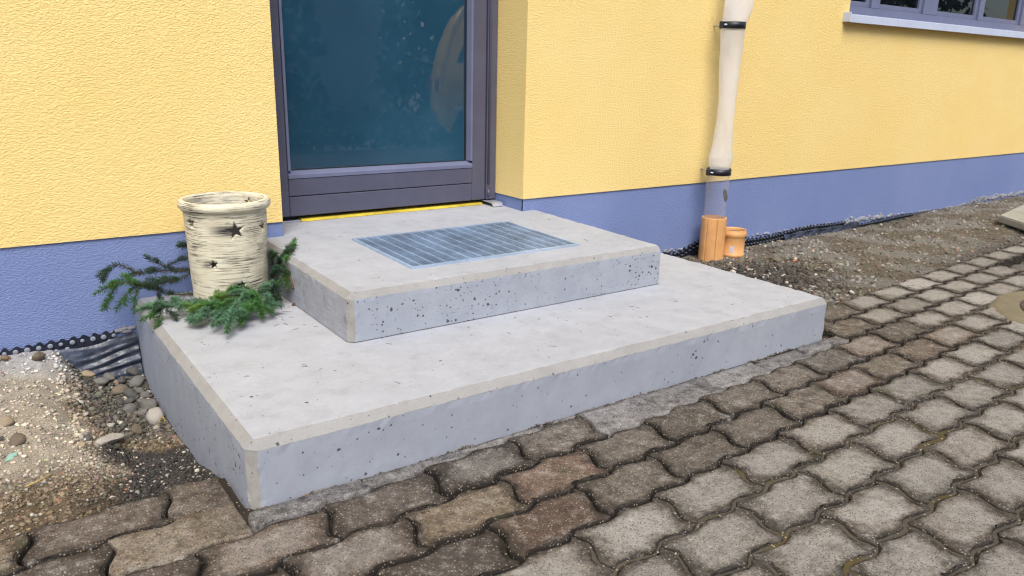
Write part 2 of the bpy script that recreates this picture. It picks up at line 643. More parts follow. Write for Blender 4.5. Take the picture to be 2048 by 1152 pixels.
# joint bed
uu = np.arange(-1.8, 8.0, .02); vv = np.arange(-4.2, -1.0, .02)
UU, VV = np.meshgrid(uu, vv, indexing='ij')
XX, YY = uv2xy(UU, VV)
F = np.clip(fill_amount(UU, VV), 0, 1)
NZ = np.array([nz(a, b, 22, 1) for a, b in zip(XX.ravel(), YY.ravel())]).reshape(XX.shape)
N2 = np.array([nz(a, b, 5, 2) for a, b in zip(XX.ravel(), YY.ravel())]).reshape(XX.shape)
ZZ = -.024 * (1 - F) - .0045 * F + NZ * .004 + .003 * F * N2
hole = np.exp(-(((XX - HOLE[0]) / .42) ** 2 + ((YY - HOLE[1]) / .15) ** 2) ** 2)
ZZ -= .09 * hole
ins = (XX > XL2 - .01) & (XX < XR2 + .01) & (YY > YF2 - .002)
near = (XX > XL2 - .035) & (XX < XR2 + .03) & (YY > YF2 - .025) & (YY < YF2 + .03)
ZZ[near] = -.007 + NZ[near] * .003
ZZ[ins & (YY > YF2 + .02) & (XX > XL2 + .03) & (XX < XR2 - .03)] = -.06
ZZ[VV > np.where(UU < .2, -1.09, -1.235)] = -.12
tone = np.empty(XX.shape + (3,))
tone[:] = (.040, .033, .026)
sand = np.array((.098, .087, .068)) * (1 + .25 * N2[..., None])
mossy = np.array((.10, .078, .032))
mm = ss(.25, .55, N2 + .4 * NZ)[..., None]
sand = sand * (1 - mm) + mossy * mm
tone = tone * (1 - F[..., None]) + sand * F[..., None]
tone = tone * (1 - hole[..., None]) + np.array((.02, .018, .014)) * hole[..., None]
n, m = XX.shape
idx = np.arange(n * m).reshape(n, m)
FF = np.stack([idx[:-1, :-1], idx[1:, :-1], idx[1:, 1:], idx[:-1, 1:]], -1).reshape(-1, 4)
me = fast_mesh('pavement', np.c_[XX.ravel(), YY.ravel(), ZZ.ravel()], FF)
add_attr(me, 'tone', tone.reshape(-1, 3)); smooth(me)
pavement = tag(ob('pavement', me, 'joint_fill'), kind='structure')

# one paver outline (local u, v; origin at its centre)
def wave(s):                              # edge wave, one period per half paver
    s = s % 1.0
    return .0100 * math.sin(2 * PI * s) + .0024 * math.sin(4 * PI * s + .3) - .0024 * math.sin(.3)
def outline():
    P = []
    NS = 16
    for i in range(NS):                   # top edge, T corner to next T corner
        s = i / NS
        P.append((s * PIT, wave(2 * s)))
    def side(t):
        return LEAN * t + .0125 * math.sin(2 * PI * t)
    for i in range(8):
        t = i / 8
        P.append((PIT + side(t), -t * ROW))
    for i in range(NS):
        s = 1 - i / NS
        P.append((LEAN + s * PIT, -ROW + wave(2 * s)))
    for i in range(8):
        t = 1 - i / 8
        P.append((side(t), -t * ROW))
    return np.array(P) - np.array([PIT / 2 + LEAN / 2, -ROW / 2])
OUT = outline()

def inset(P, d):
    a = np.roll(P, 1, 0); b = np.roll(P, -1, 0)
    t = b - a; t /= np.linalg.norm(t, axis=1)[:, None] + 1e-9
    nrm = np.stack([t[:, 1], -t[:, 0]], 1)           # outline runs clockwise: inward normal
    return P + nrm * d

def clip(P, nx, ny, c):                   # keep nx*x+ny*y <= c
    o = []
    for i in range(len(P)):
        A, B = P[i], P[(i + 1) % len(P)]
        da, db = nx * A[0] + ny * A[1] - c, nx * B[0] + ny * B[1] - c
        if da <= 0: o.append(A)
        if da * db < 0:
            o.append(A + (B - A) * da / (da - db))
    return np.array(o) if len(o) > 2 else None

def area(P):
    x, y = P[:, 0], P[:, 1]
    return .5 * abs(np.dot(x, np.roll(y, -1)) - np.dot(y, np.roll(x, -1)))

def resample(P, step=.014):
    keep = [P[0]]
    for q in P[1:]:
        if np.linalg.norm(q - keep[-1]) > .004: keep.append(q)
    if np.linalg.norm(keep[0] - keep[-1]) < .004: keep.pop()
    P = np.array(keep)
    o = []
    for i in range(len(P)):
        A, B = P[i], P[(i + 1) % len(P)]
        k = max(1, int(np.linalg.norm(B - A) / step))
        for j in range(k):
            o.append(A + (B - A) * j / k)
    return np.array(o)

def ring_faces(nr, N, apex):
    F = []
    for k in range(nr - 1):
        for i in range(N):
            j = (i + 1) % N
            a, b, c2, d2 = k * N + i, k * N + j, (k + 1) * N + j, (k + 1) * N + i
            F.append((a, d2, c2)); F.append((a, c2, b))
    top = (nr - 1) * N
    for i in range(N):
        F.append((top + i, apex, top + (i + 1) % N))
    return np.array(F)

def paver_arrays(P, seed, gap=.0036, worn=1.3, flat=False):
    """rings of a paver; P is clockwise"""
    r = np.random.default_rng(seed)
    N = len(P)
    c = P.mean(0)
    rings = []; E = []
    if flat:
        P1 = inset(P, .0022)
        for d, z, e in ((0, -.07, 1.), (0, -.0042, 1.), (.0014, -.0008, .9)):
            Q = inset(P1, d) if d else P1
            rings.append(np.c_[Q, np.full(N, z)]); E.append(np.full(N, e))
        F = [f for f in ring_faces(3, N, 0) if f[1] != 0 or f[0] < N * 2]
        F = F[:N * 4]
        top = N * 2
        for t3 in tessellate_polygon([[Vector((q[0], q[1], 0)) for q in rings[2]]]):
            A, B, C_ = (rings[2][i][:2] for i in t3)
            ccw = (B[0] - A[0]) * (C_[1] - A[1]) - (B[1] - A[1]) * (C_[0] - A[0]) > 0
            F.append(tuple(top + i for i in (t3 if ccw else t3[::-1])))
        return np.concatenate(rings), np.array(F), np.concatenate(E)
    wob = np.array([mnoise.noise(Vector((p[0] * 45, p[1] * 45, seed * 3.1))) for p in P]) * .0022 + r.normal(0, .0006, N)
    rad_ = np.linalg.norm(P - c, axis=1).mean()
    Ps = P.copy()
    def relax(k):
        nonlocal Ps
        for _ in range(k):
            Ps = .5 * Ps + .25 * (np.roll(Ps, 1, 0) + np.roll(Ps, -1, 0))
    nm = inset(P, 1.) - P
    for _ in range(5):
        nm = .5 * nm + .25 * (np.roll(nm, 1, 0) + np.roll(nm, -1, 0))
    nm /= np.linalg.norm(nm, axis=1)[:, None] + 1e-6
    P1 = P + nm * (gap + wob * worn)[:, None]
    for d, z, e in ((0, -.075, 1.), (0, -.010, 1.), (.0015, -.0042, 1.), (.0040, -.0010, .92), (.0085, -.0001, .8)):
        Q = P1 + nm * d
        Z = np.full(N, z) + ((np.array([mnoise.noise(Vector((q[0] * 60, q[1] * 60, seed * 5.3 + z))) for q in Q]) * .0013) if z > -.02 else 0)
        rings.append(np.c_[Q, Z]); E.append(np.full(N, e))
    Ps = P1.copy()
    for k, sc, z, e in ((2, .925, .0004, .74), (2, .86, .0008, .62), (3, .78, .001, .46), (4, .69, .0012, .3), (5, .58, .0014, .18), (6, .46, .0016, .1), (8, .33, .0016, .04), (10, .17, .0016, 0.)):
        relax(k)
        Q = c + (Ps - c) * sc
        Z = z + np.array([mnoise.noise(Vector((q[0] * 34, q[1] * 34, seed * 2.7))) * .0022 + mnoise.noise(Vector((q[0] * 105, q[1] * 105, seed * 1.7))) * .0014 for q in Q])
        rings.append(np.c_[Q, Z]); E.append(np.full(N, e))
    V = np.concatenate(rings + [np.array([[c[0], c[1], .0014]])]); E = np.concatenate(E + [np.zeros(1)])
    F = []
    for k in range(len(rings) - 1):
        for i in range(N):
            j = (i + 1) % N
            a, b, c2, d2 = k * N + i, k * N + j, (k + 1) * N + j, (k + 1) * N + i
            F.append((a, d2, c2)); F.append((a, c2, b))
    top = (len(rings) - 1) * N
    for i in range(N):
        F.append((top + i, len(V) - 1, top + (i + 1) % N))
    return V, np.array(F), E

VAR = []
for q in range(8):
    V, Fc, E = paver_arrays(OUT, q + 1)
    me = fast_mesh('paver', V, Fc); add_attr(me, 'edge', E); smooth(me)
    me.materials.append(MAT['paver_stone'])
    VAR.append((me, V, Fc, E))

MC = np.array(Euler(camo.rotation_euler).to_matrix()); CP = np.array(camo.location)
def screen(P):
    d = (np.asarray(P) - CP) @ MC
    return .5 + 1535.4 / 2048 * d[0] / -d[2], .5 + 1535.4 / 1152 * d[1] / -d[2], -d[2]

def paver_colour(k, u, v, x, y, cut):
    r = random.random()
    if cut:
        c = np.array((.275, .262, .252))
    elif x < -.02 or (k <= 0 and x < .35):
        c = random.choice([np.array((.165, .128, .098)), np.array((.195, .150, .100)), np.array((.14, .112, .09))])
    elif v > -1.86 and x < 2.1:
        c = random.choice([np.array((.165, .142, .115)), np.array((.10, .082, .068)), np.array((.165, .112, .082)), np.array((.19, .172, .145)), np.array((.125, .108, .092))])
    elif v > -1.86 and x < 3.0:
        c = random.choice([np.array((.165, .138, .105)), np.array((.185, .142, .105)), np.array((.145, .126, .10))])
    elif x > 3.0:
        c = random.choice([np.array((.30, .275, .235)), np.array((.24, .215, .18)), np.array((.36, .345, .305))])
        if x > 3.9: c = c * .72
    else:
        c = random.choice([np.array((.205, .190, .163)), np.array((.23, .213, .182)), np.array((.182, .166, .142)), np.array((.205, .180, .150))])
    return c * np.array((1.06, 1.05, 1.05)) * random.uniform(.75, 1.22)

cand = []
for k in range(-3, 18):
    vt = V0 - k * ROW
    for i in range(-12, 32):
        t = row_t(k, i)
        uc, vc = t + PIT / 2 + LEAN / 2, vt - ROW / 2
        sx = 1.06 if uc < .28 else 1.0
        uw = float(warp(np.array(uc)))
        x, y = uv2xy(uw, vc)
        if x < -1.7 or x > 7.6: continue
        if k == -3 and x > XL2 + .1: continue
        if (x - DRAIN[0]) ** 2 + (y - DRAIN[1]) ** 2 < (DRAIN_R + .06) ** 2: continue
        if ((x - HOLE[0]) / .44) ** 2 + ((y - HOLE[1]) / .145) ** 2 < 1: continue
        P = OUT * np.array([sx, 1])
        W = np.stack([uw * CA - vc * SA + P[:, 0] * CA - P[:, 1] * SA, uw * SA + vc * CA + P[:, 0] * SA + P[:, 1] * CA], 1)
        inside = (W[:, 0] > XL2 - .02) & (W[:, 0] < XR2 + .012) & (W[:, 1] > YF2 - .007)
        cutp = None; pink = False
        if inside.any():
            if x < XL2 + .03 and y > YF2 - .03:
                cutp = clip(W, 1, 0, XL2 - .022)
            elif x > XR2 - .02 and y > YF2 - .02:
                cutp = clip(W, -1, 0, -(XR2 + .012))
            else:
                cutp = clip(W, 0, 1, YF2 - .007); pink = x > .12 or y > YF2
            if cutp is None or area(cutp) < .0006: continue
            x, y = cutp.mean(0)
        X, Y, D = screen((x, y, 0))
        vis = bool(D > .2 and -.06 < X < 1.05 and -.12 < Y < 1.06)
        cand.append(dict(k=k, u=uw, v=vc, x=x, y=y, sx=sx, cut=cutp, pink=pink, vis=vis, size=.28 * .15 * abs(CP[2]) / max(D, .2) ** 3))
cand.sort(key=lambda c: (-c['vis'], -c['size']))
bulkV, bulkF, bulkE, off = [], [], [], 0
npav = 0
for q, c in enumerate(cand):
    low = c['v'] < -1.86 or c['x'] > 2.6
    z = random.gauss(0, .0008 if low else .0022) - (.001 if c['cut'] is not None else 0)
    rot = Euler((random.gauss(0, .006 if not low else .003), random.gauss(0, .006 if not low else .003), AL + random.gauss(0, .008 if not low else .004)))
    if c['cut'] is not None:
        cc = np.array([c['x'], c['y']])
        V, Fc, E = paver_arrays(resample(c['cut'] - cc), 100 + q, flat=True)
        E = E * .35
    if npav < 298 and c['vis']:
        if c['cut'] is not None:
            me = fast_mesh('paver', V, Fc); add_attr(me, 'edge', E); me.materials.append(MAT['paver_stone'])
            o = bpy.data.objects.new('paver', me); o.location = (c['x'], c['y'], z)
        else:
            o = bpy.data.objects.new('paver', VAR[random.randrange(8)][0])
            o.location = (c['x'], c['y'], z); o.rotation_euler = rot; o.scale = (c['sx'], 1, 1)
        o.color = (*paver_colour(c['k'], c['u'], c['v'], c['x'], c['y'], c['pink']), random.uniform(.5, 1.) if low else random.choice((0., .05, .1, .45)))
        o.parent = pavement
        COL.objects.link(o); npav += 1
    else:
        if c['cut'] is None:
            _, V, Fc, E = VAR[random.randrange(8)]
            R = np.array(rot.to_matrix()); V = (V * np.array([c['sx'], 1, 1])) @ R.T
        bulkV.append(V + np.array([c['x'], c['y'], z])); bulkF.append(Fc + off); bulkE.append(E); off += len(V)
if bulkV:
    me = fast_mesh('outlying_pavers', np.concatenate(bulkV), np.concatenate(bulkF)); add_attr(me, 'edge', np.concatenate(bulkE)); smooth(me)
    o = tag(ob('outlying_pavers', me, 'paver_stone', pavement), kind='stuff'); o.color = (.205, .19, .165, 1)

# ------------------------------------------------------------------ soil
def soil_left(x, y):
    yc = np.minimum(y, -.03)
    P = np.interp(yc, [-1.15, -1.0, -.8, -.5, -.15, -.03], [0.01, .05, .10, .13, .12, .075])
    z = -.020 - P * ss(-.47, -.15, x) * (1 - .6 * ss(-.26, -.36, x) * ss(-.25, -.05, y)) + .052 * ss(-.27, -.37, x) * ss(-.16, -.03, y) + .028 * np.exp(-(((x + .56) / .24) ** 2 + ((y + .42) / .32) ** 2))
    return z
def tone_left(x, y, n1, n2):
    pale = np.array((.46, .405, .32)); brown = np.array((.12, .088, .052)); dark = np.array((.040, .036, .033)); mid = np.array((.20, .155, .105))
    a = ss(-.27, -.40, x + .10 * n1 + .04 * n2) * ss(-.98, -.80, y + .10 * n1)
    b = ss(-.56, -.66, y + .10 * n1) * ss(-.40, -.27, x + .08 * n2 + .06 * n1)
    nb = (n2 * .5 + .5)[..., None]
    c = brown * (1 - nb) + mid * nb
    pw = (ss(-.34, -.27, x + .06 * n2) * ss(-.60, -.45, y + .06 * n1))[..., None]
    c = c * (1 - pw) + np.array((.095, .088, .072)) * pw
    c = c * (1 - b[..., None]) + dark * b[..., None]
    c = c * (1 - a[..., None]) + pale * (.8 + .3 * nb) * a[..., None]
    wgt = (ss(-.27, -.35, x + .05 * n2) * ss(-.17, -.06, y + .05 * n2))[..., None]
    c = c * (1 - wgt) + np.array((.46, .45, .44)) * wgt
    return c
def soil_right(x, y):
    return (-.026 + .016 * np.exp(-(((y + .45) / .3) ** 2)) + .035 * np.exp(-(((x - 2.75) / .35) ** 2 + ((y + .62) / .22) ** 2))
            + .05 * ss(5.0, 5.6, x) * ss(-1.1, -.7, y) * .6 + 0)
def tone_right(x, y, n1, n2):
    grey = np.array((.215, .20, .17)); brown = np.array((.15, .128, .095)); dark = np.array((.055, .048, .042))
    a = ss(.1, -.1, n1)[..., None]
    c = grey * a + brown * (1 - a)
    d = (np.exp(-(((x - 2.75) / .45) ** 2 + ((y + .62) / .34) ** 2)))[..., None]
    d2 = np.exp(-(((x - 4.9) / .9) ** 2 + ((y + .95) / .16) ** 2))[..., None]
    d = np.clip(d * 1.2 + d2 * .9, 0, 1)
    return (c * (1 - d) + dark * d) * (.85 + .3 * (n2[..., None] * .5 + .5))

def soil_sheet(name, xs, ys, fz, ft, zero):
    X, Y = np.meshgrid(xs, ys, indexing='ij')
    f = lambda s, q: np.array([nz(a, b, s, q) for a, b in zip(X.ravel(), Y.ravel())]).reshape(X.shape)
    n1, n2, n3, n4 = f(4, 3), f(14, 4), f(40, 5), f(95, 6)
    Z = fz(X, Y) + .010 * n2 + .0065 * n3 + .004 * n4
    zero(X, Y, Z, n2)
    i = np.arange(X.size).reshape(X.shape)
    FF = np.stack([i[:-1, :-1], i[1:, :-1], i[1:, 1:], i[:-1, 1:]], -1).reshape(-1, 4)
    me = fast_mesh(name, np.c_[X.ravel(), Y.ravel(), Z.ravel()], FF)
    add_attr(me, 'tone', ft(X, Y, n1, n2).reshape(-1, 3)); smooth(me)
    return tag(ob(name, me, 'soil'), kind='structure')
def zl(X, Y, Z, n2):
    u, v = xy2uv(X, Y)
    k = ss(-1.155, -1.085, v + .012 * n2)
    Z[:] = Z * k + (-.05) * (1 - k)
def zr(X, Y, Z, n2):
    u, v = xy2uv(X, Y)
    k = ss(-1.30, -1.25, v + .015 * n2)
    Z[:] = Z * k + (-.05) * (1 - k)
soil_sheet('soil', np.arange(-2.2, XL2 + .03, .0095), np.arange(-1.32, .03, .0095), soil_left, tone_left, zl)
soil_sheet('soil', np.arange(XR2 - .05, 8.2, .022), np.arange(-1.40, .03, .016), soil_right, tone_right, zr)

def scatter(name, n, xf, fz, ft, smin, smax, power, seed, lev=1, keep=None):
    r = np.random.default_rng(seed)
    X, Y = xf(r, n)
    S = smin + (smax - smin) * r.random(n) ** power
    n1 = np.array([nz(a, b, 4, 3) for a, b in zip(X, Y)]); n2 = np.array([nz(a, b, 14, 4) for a, b in zip(X, Y)]); n3 = np.array([nz(a, b, 40, 5) for a, b in zip(X, Y)])
    Z = fz(X, Y) + .010 * n2 + .0065 * n3
    C = ft(X, Y, n1, n2) * r.uniform(.55, 1.7, (n, 1)) * (1 + r.normal(0, .05, (n, 3)))
    pale = r.random(n) < .06
    C[pale] = np.array((.42, .39, .33)) * r.uniform(.6, 1.25, (pale.sum(), 1))
    C[r.random(n) < .008] = (.30, .15, .09)
    if keep is not None:
        kk = keep(X, Y); X, Y, Z, S, C = X[kk], Y[kk], Z[kk], S[kk], C[kk]
        n = len(X)
    BV, BF = ICO[lev]
    V = np.repeat(BV[None], n, 0) * r.uniform(.62, 1.25, (n, len(BV), 1))
    V = V * r.uniform(.6, 1.3, (n, 1, 3)) * np.array([1, 1, .68])
    a = r.uniform(0, 2 * PI, n); ca, sa = np.cos(a), np.sin(a)
    tl = r.normal(0, .35, n); ct, st = np.cos(tl), np.sin(tl)
    y2 = V[..., 1] * ct[:, None] - V[..., 2] * st[:, None]; z2 = V[..., 1] * st[:, None] + V[..., 2] * ct[:, None]
    x3 = V[..., 0] * ca[:, None] - y2 * sa[:, None]; y3 = V[..., 0] * sa[:, None] + y2 * ca[:, None]
    V = np.stack([x3, y3, z2], -1) * S[:, None, None] + np.stack([X, Y, Z + S * .25], -1)[:, None]
    Fa = (BF[None] + (np.arange(n) * len(BV))[:, None, None]).reshape(-1, 3)
    me = fast_mesh(name, V.reshape(-1, 3), Fa)
    add_attr(me, 'tone', np.repeat(np.clip(C, .01, .8), len(BV), 0))
    return tag(ob(name, me, 'gravel_stone'), kind='stuff')

def left_area(r, n): return r.uniform(-1.05, XL2 - .006, n), r.uniform(-1.12, -.02, n)
def keep_l(X, Y):
    return xy2uv(X, Y)[1] > -1.115
scatter('gravel', 8500, left_area, soil_left, tone_left, .0012, .0085, 3.0, 1, 1, keep_l)
def darkpatch(r, n): return r.normal(-.18, .10, n).clip(-.5, XL2 - .006), r.normal(-.76, .13, n)
scatter('gravel', 5200, darkpatch, soil_left, tone_left, .0018, .0065, 2.0, 2, 1, keep_l)
def frontpatch(r, n): return r.uniform(-.9, -.15, n), r.normal(-.98, .08, n).clip(-1.13, -.75)
scatter('gravel', 3800, frontpatch, soil_left, tone_left, .0014, .0075, 2.6, 14, 1, keep_l)
def pitpatch(r, n): return r.uniform(-.36, XL2 - .006, n), r.uniform(-.62, -.03, n)
scatter('gravel', 1500, pitpatch, soil_left, tone_left, .003, .013, 2.2, 8, 1, keep_l)
def right_area(r, n):
    return XR2 + .015 + 5.4 * r.random(n) ** 1.35, r.uniform(-1.30, -.02, n)
def keep_r(X, Y):
    return xy2uv(X, Y)[1] > -1.275
scatter('gravel', 11000, right_area, soil_right, tone_right, .0025, .015, 3.0, 3, 1, keep_r)
def heap(r, n): return r.normal(2.72, .26, n).clip(XR2 + .015, 4), r.normal(-.62, .2, n)
scatter('gravel', 3500, heap, soil_right, tone_right, .004, .017, 2.0, 4, 1, keep_r)

# grit along the foot of the lower step and in the open joints
def footline(r, n): return r.uniform(XL2 + .01, XR2, n), YF2 - .0005 - np.abs(r.normal(0, .0045, n))
scatter('grit', 1500, footline, lambda x, y: np.full_like(x, -.006), lambda x, y, a, b: np.repeat(np.array([[.13, .115, .095]]), len(x), 0), .001, .0042, 1.6, 5, 1)
def jl(r, n): return r.uniform(-.7, 2.6, n), r.uniform(-1.95, -1.15, n)
def kj(X, Y): return ~((X > XL2 - .01) & (X < XR2 + .01) & (Y > YF2 - .002))
scatter('grit', 4500, jl, lambda x, y: np.full_like(x, -.021), lambda x, y, a, b: np.repeat(np.array([[.07, .06, .048]]), len(x), 0), .001, .0036, 2, 6, 1, kj)

# ------------------------------------------------------------------ house
house = tag(empty('house', (0, 0, 0)), 'yellow rendered house with a blue plinth, a dark glazed door and a grey window', 'house')
WX0, WX1, WZ0 = 4.172, 6.90, 1.385
GX0, GX1, HT = -5.0, 12.0, 5.2
DT = 2.62                                  # door opening head
xs = [GX0, XD, XC, WX0, WX1, GX1]
def rect(bm, a, b, c, d):
    bm.faces.new([bm.verts.new(q) for q in (a, b, c, d)])
bm = bmesh.new()
def front(x0, x1, z0, z1, y=0.):
    rect(bm, (x0, y, z0), (x1, y, z0), (x1, y, z1), (x0, y, z1))
WZ1 = 2.75
front(GX0, XD, ZP, HT); front(XC, WX0, ZP, HT); front(XD, XC, DT, HT)
front(WX0, WX1, ZP, WZ0); front(WX0, WX1, WZ1, HT); front(WX1, GX1, ZP, HT)
RD = .36
rect(bm, (XD, 0, ZP), (XD, RD, ZP), (XD, RD, DT), (XD, 0, DT)); rect(bm, (XC, RD, ZP), (XC, 0, ZP), (XC, 0, DT), (XC, RD, DT)); rect(bm, (XD, 0, DT), (XD, RD, DT), (XC, RD, DT), (XC, 0, DT))
rect(bm, (WX0, 0, WZ0), (WX0, .3, WZ0), (WX0, .3, WZ1), (WX0, 0, WZ1)); rect(bm, (WX1, .3, WZ0), (WX1, 0, WZ0), (WX1, 0, WZ1), (WX1, .3, WZ1)); rect(bm, (WX0, 0, WZ1), (WX0, .3, WZ1), (WX1, .3, WZ1), (WX1, 0, WZ1))
rect(bm, (WX0, 0, WZ0), (WX1, 0, WZ0), (WX1, .3, WZ0), (WX0, .3, WZ0))
# the underside of the render, 8 mm proud of the plinth
rect(bm, (GX0, 0, ZP), (GX0, .008, ZP), (XD, .008, ZP), (XD, 0, ZP)); rect(bm, (XC, 0, ZP), (XC, .008, ZP), (GX1, .008, ZP), (GX1, 0, ZP))
rect(bm, (GX0, 8, -.25), (GX0, 0, -.25), (GX0, 0, HT), (GX0, 8, HT)); rect(bm, (GX1, 0, -.25), (GX1, 8, -.25), (GX1, 8, HT), (GX1, 0, HT)); rect(bm, (GX1, 8, -.25), (GX0, 8, -.25), (GX0, 8, HT), (GX1, 8, HT))
me = bpy.data.meshes.new('wall'); bm.to_mesh(me); bm.free()
ob('wall', me, 'yellow_plaster', house)
MB().prism([(GX0 - .4, HT), (GX1 + .4, HT), (GX1 - 1, HT + 2.2), (GX0 + 1, HT + 2.2)], 'y', -.35, 8.4).build('roof', 'roof_tile', house)
bm = bmesh.new()
front(GX0, XD, -.28, ZP + .004, .007); front(XC, GX1, -.28, ZP + .004, .007)
rect(bm, (XD - .007, .007, .2), (XD - .007, RD, .2), (XD - .007, RD, ZP + .004), (XD - .007, .007, ZP + .004))
rect(bm, (XC + .006, RD, .2), (XC + .006, .007, .2), (XC + .006, .007, ZP + .004), (XC + .006, RD, ZP + .004))
rect(bm, (XC, .007, .2), (XC + .006, .007, .2), (XC + .006, .007, ZP + .004), (XC, .007, ZP + .004))
me = bpy.data.meshes.new('plinth'); bm.to_mesh(me); bm.free()
ob('plinth', me, 'blue_plaster', house)

# door: a fixed frame, a sash and a deep kick rail
door = empty('door', (0, 0, 0)); door.parent = house
b = MB()
b.box((XD + .002, YD, .368), (.538, YD + .075, DT - .002), .002).box((1.604, YD - .003, .372), (XC - .004, YD + .075, DT - .002), .002).box((.5385, YD, DT - .06), (1.6035, YD + .07, DT - .003), .002)
b.build('door_frame', 'frame_paint', door)
b = MB()
b.box((.542, YD + .002, .372), (.6, YD + .07, DT - .066), .003).box((1.524, YD + .002, .372), (1.5985, YD + .07, DT - .066), .003)
b.box((.601, YD + .003, .372), (1.523, YD + .07, .455), .0025).box((.601, YD + .003, .4585), (1.523, YD + .07, .532), .0025).box((.601, YD + .003, DT - .16), (1.523, YD + .07, DT - .066), .002)
b.build('sash', 'frame_paint', door)
b = MB()                                   # glazing bead: sloping ledge round the pane
b.prism([(YD + .001, .534), (YD + .001, .549), (YD + .006, .553), (YD + .036, .5675), (YD + .036, .534)], 'x', .602, 1.5225)
b.prism([(.602, YD + .001), (.602, YD + .036), (.622, YD + .036), (.613, YD + .001)], 'z', .5675, DT - .17)
b.prism([(1.5225, YD + .001), (1.5225, YD + .036), (1.503, YD + .036), (1.512, YD + .001)], 'z', .5675, DT - .17)
b.build('glazing_bead', 'window_paint', door)
MB().box((.61, YD + .0365, .55), (1.515, YD + .046, DT - .16)).build('glass_pane', 'door_glass', door)
MB().box((1.4955, YD + .030, .570), (1.5035, YD + .0362, DT - .17)).box((.612, YD + .030, .5645), (1.5, YD + .0362, .5685)).build('seal', 'gasket', door)
MB().box((.535, YD + .045, .348), (1.65, YD + .066, .3715)).build('bottom_seal', 'gasket', door)
b = MB()
b.tube((1.612, YD - .010, .392), (1.612, YD - .010, .42), .007).tube((1.612, YD - .0085, .45), (1.612, YD - .0085, DT - .1), .0055)
b.build('hinge_strip', 'frame_paint', door)
MB().prism([(YD - .002, .3462), (YD - .002, .3480), (YD + .010, .3555), (YD + .0445, .3580), (YD + .0445, .3468)], 'x', .650, 1.585).build('foam_strip', 'yellow_foam', door)
MB().box((.50, YD + .006, .3463), (.646, YD + .0445, .3525), .001).build('end_shim', 'aluminium', door)
b = MB()                                   # bent sill bracket at the right end
b.prism([(.30, .362), (.30, .3655), (.172, .3655), (.158, .3605), (.150, .347), (.152, .3462), (.1605, .3575), (.174, .362)], 'x', 1.592, 1.652)
b.build('sill_bracket', 'aluminium', door)
# near-black sheet behind the door, stands in for the unlit hall
MB().box((XD - .3, .48, .1), (XC + .3, .5, DT + .1)).build('dark_backing', 'dark_hollow', house)

# window
win = empty('window', (0, 0, 0)); win.parent = house
WY = .095
b = MB()
b.box((WX0 + .003, WY, WZ0 + .014), (WX1 - .003, WY + .07, WZ0 + .062), .003)
for x0, x1 in ((WX0 + .003, 4.30), (4.575, 4.665), (5.245, 5.43), (6.065, 6.135), (6.80, WX1 - .003)):
    b.box((x0, WY + .001, WZ0 + .0625), (x1, WY + .069, WZ1 - .07), .003)
b.box((WX0 + .003, WY, WZ1 - .069), (WX1 - .003, WY + .07, WZ1 - .004), .003)
b.build('window_frame', 'window_paint', win)
for x0, x1 in ((4.302, 4.573), (4.668, 5.242), (5.433, 6.062), (6.138, 6.797)):
    b = MB(); t = .034; zb = WZ0 + .064; zt = WZ1 - .072
    b.box((x0, WY + .02, zb), (x0 + t, WY + .06, zt), .002).box((x1 - t, WY + .02, zb), (x1, WY + .06, zt), .002)
    b.box((x0 + t + .0005, WY + .02, zb), (x1 - t - .0005, WY + .06, zb + t), .002).box((x0 + t + .0005, WY + .02, zt - t), (x1 - t - .0005, WY + .06, zt), .002)
    b.build('sash', 'window_paint', win)
    MB().box((x0 + t - .004, WY + .035, zb + t - .004), (x1 - t + .004, WY + .043, zt - t + .004)).build('pane', 'window_glass', win)
b = MB()
b.prism([(WY + .002, WZ0 + .012), (-.045, WZ0 - .004), (-.0505, WZ0 - .008), (-.0505, WZ0 - .052), (-.0475, WZ0 - .052), (-.0475, WZ0 - .010), (WY + .002, WZ0 + .006)], 'x', WX0 - .055, WX1 + .055)
b.build('sill', 'white_metal', win)
MB().box((WX0 - .061, -.054, WZ0 - .050), (WX0 - .0555, .003, WZ0 + .008), .002).build('sill_end', 'white_metal', win)
MB().box((WX1 + .0555, -.054, WZ0 - .050), (WX1 + .061, .003, WZ0 + .008), .002).build('sill_end', 'white_metal', win)
# ragged pale render left along the foot of the plinth
def residue(x0, x1, z, h, n, seed):
    r = np.random.default_rng(seed)
    X = r.uniform(x0, x1, n); BV, BF = ICO[2]
    S = r.uniform(.4, 1., (n, 1, 1)) * np.array([.020, .005, h * .8])
    V = np.repeat(BV[None], n, 0) * r.uniform(.75, 1.25, (n, len(BV), 1)) * S
    V += np.stack([X, np.full(n, .004), z(X) + r.normal(0, h * .35, n)], -1)[:, None]
    me = fast_mesh('render_residue', V.reshape(-1, 3), (BF[None] + (np.arange(n) * len(BV))[:, None, None]).reshape(-1, 3)); smooth(me)
    o = ob('render_residue', me, 'residue', house); o['kind'] = 'stuff'
residue(-.15, -.085, lambda x: .062 + 0 * x, .010, 16, 1)
residue(XR2 + .1, 3.3, lambda x: .022 + 0 * x, .011, 60, 2)
residue(3.3, 4.3, lambda x: .034 + 0 * x, .009, 50, 3)
residue(4.4, 4.95, lambda x: .026 + 0 * x, .020, 60, 4)
residue(4.9, 8.0, lambda x: .018 + .012 * np.sin(x * 3), .014, 160, 5)
residue(6.3, 7.6, lambda x: .034 + 0 * x, .020, 130, 6)

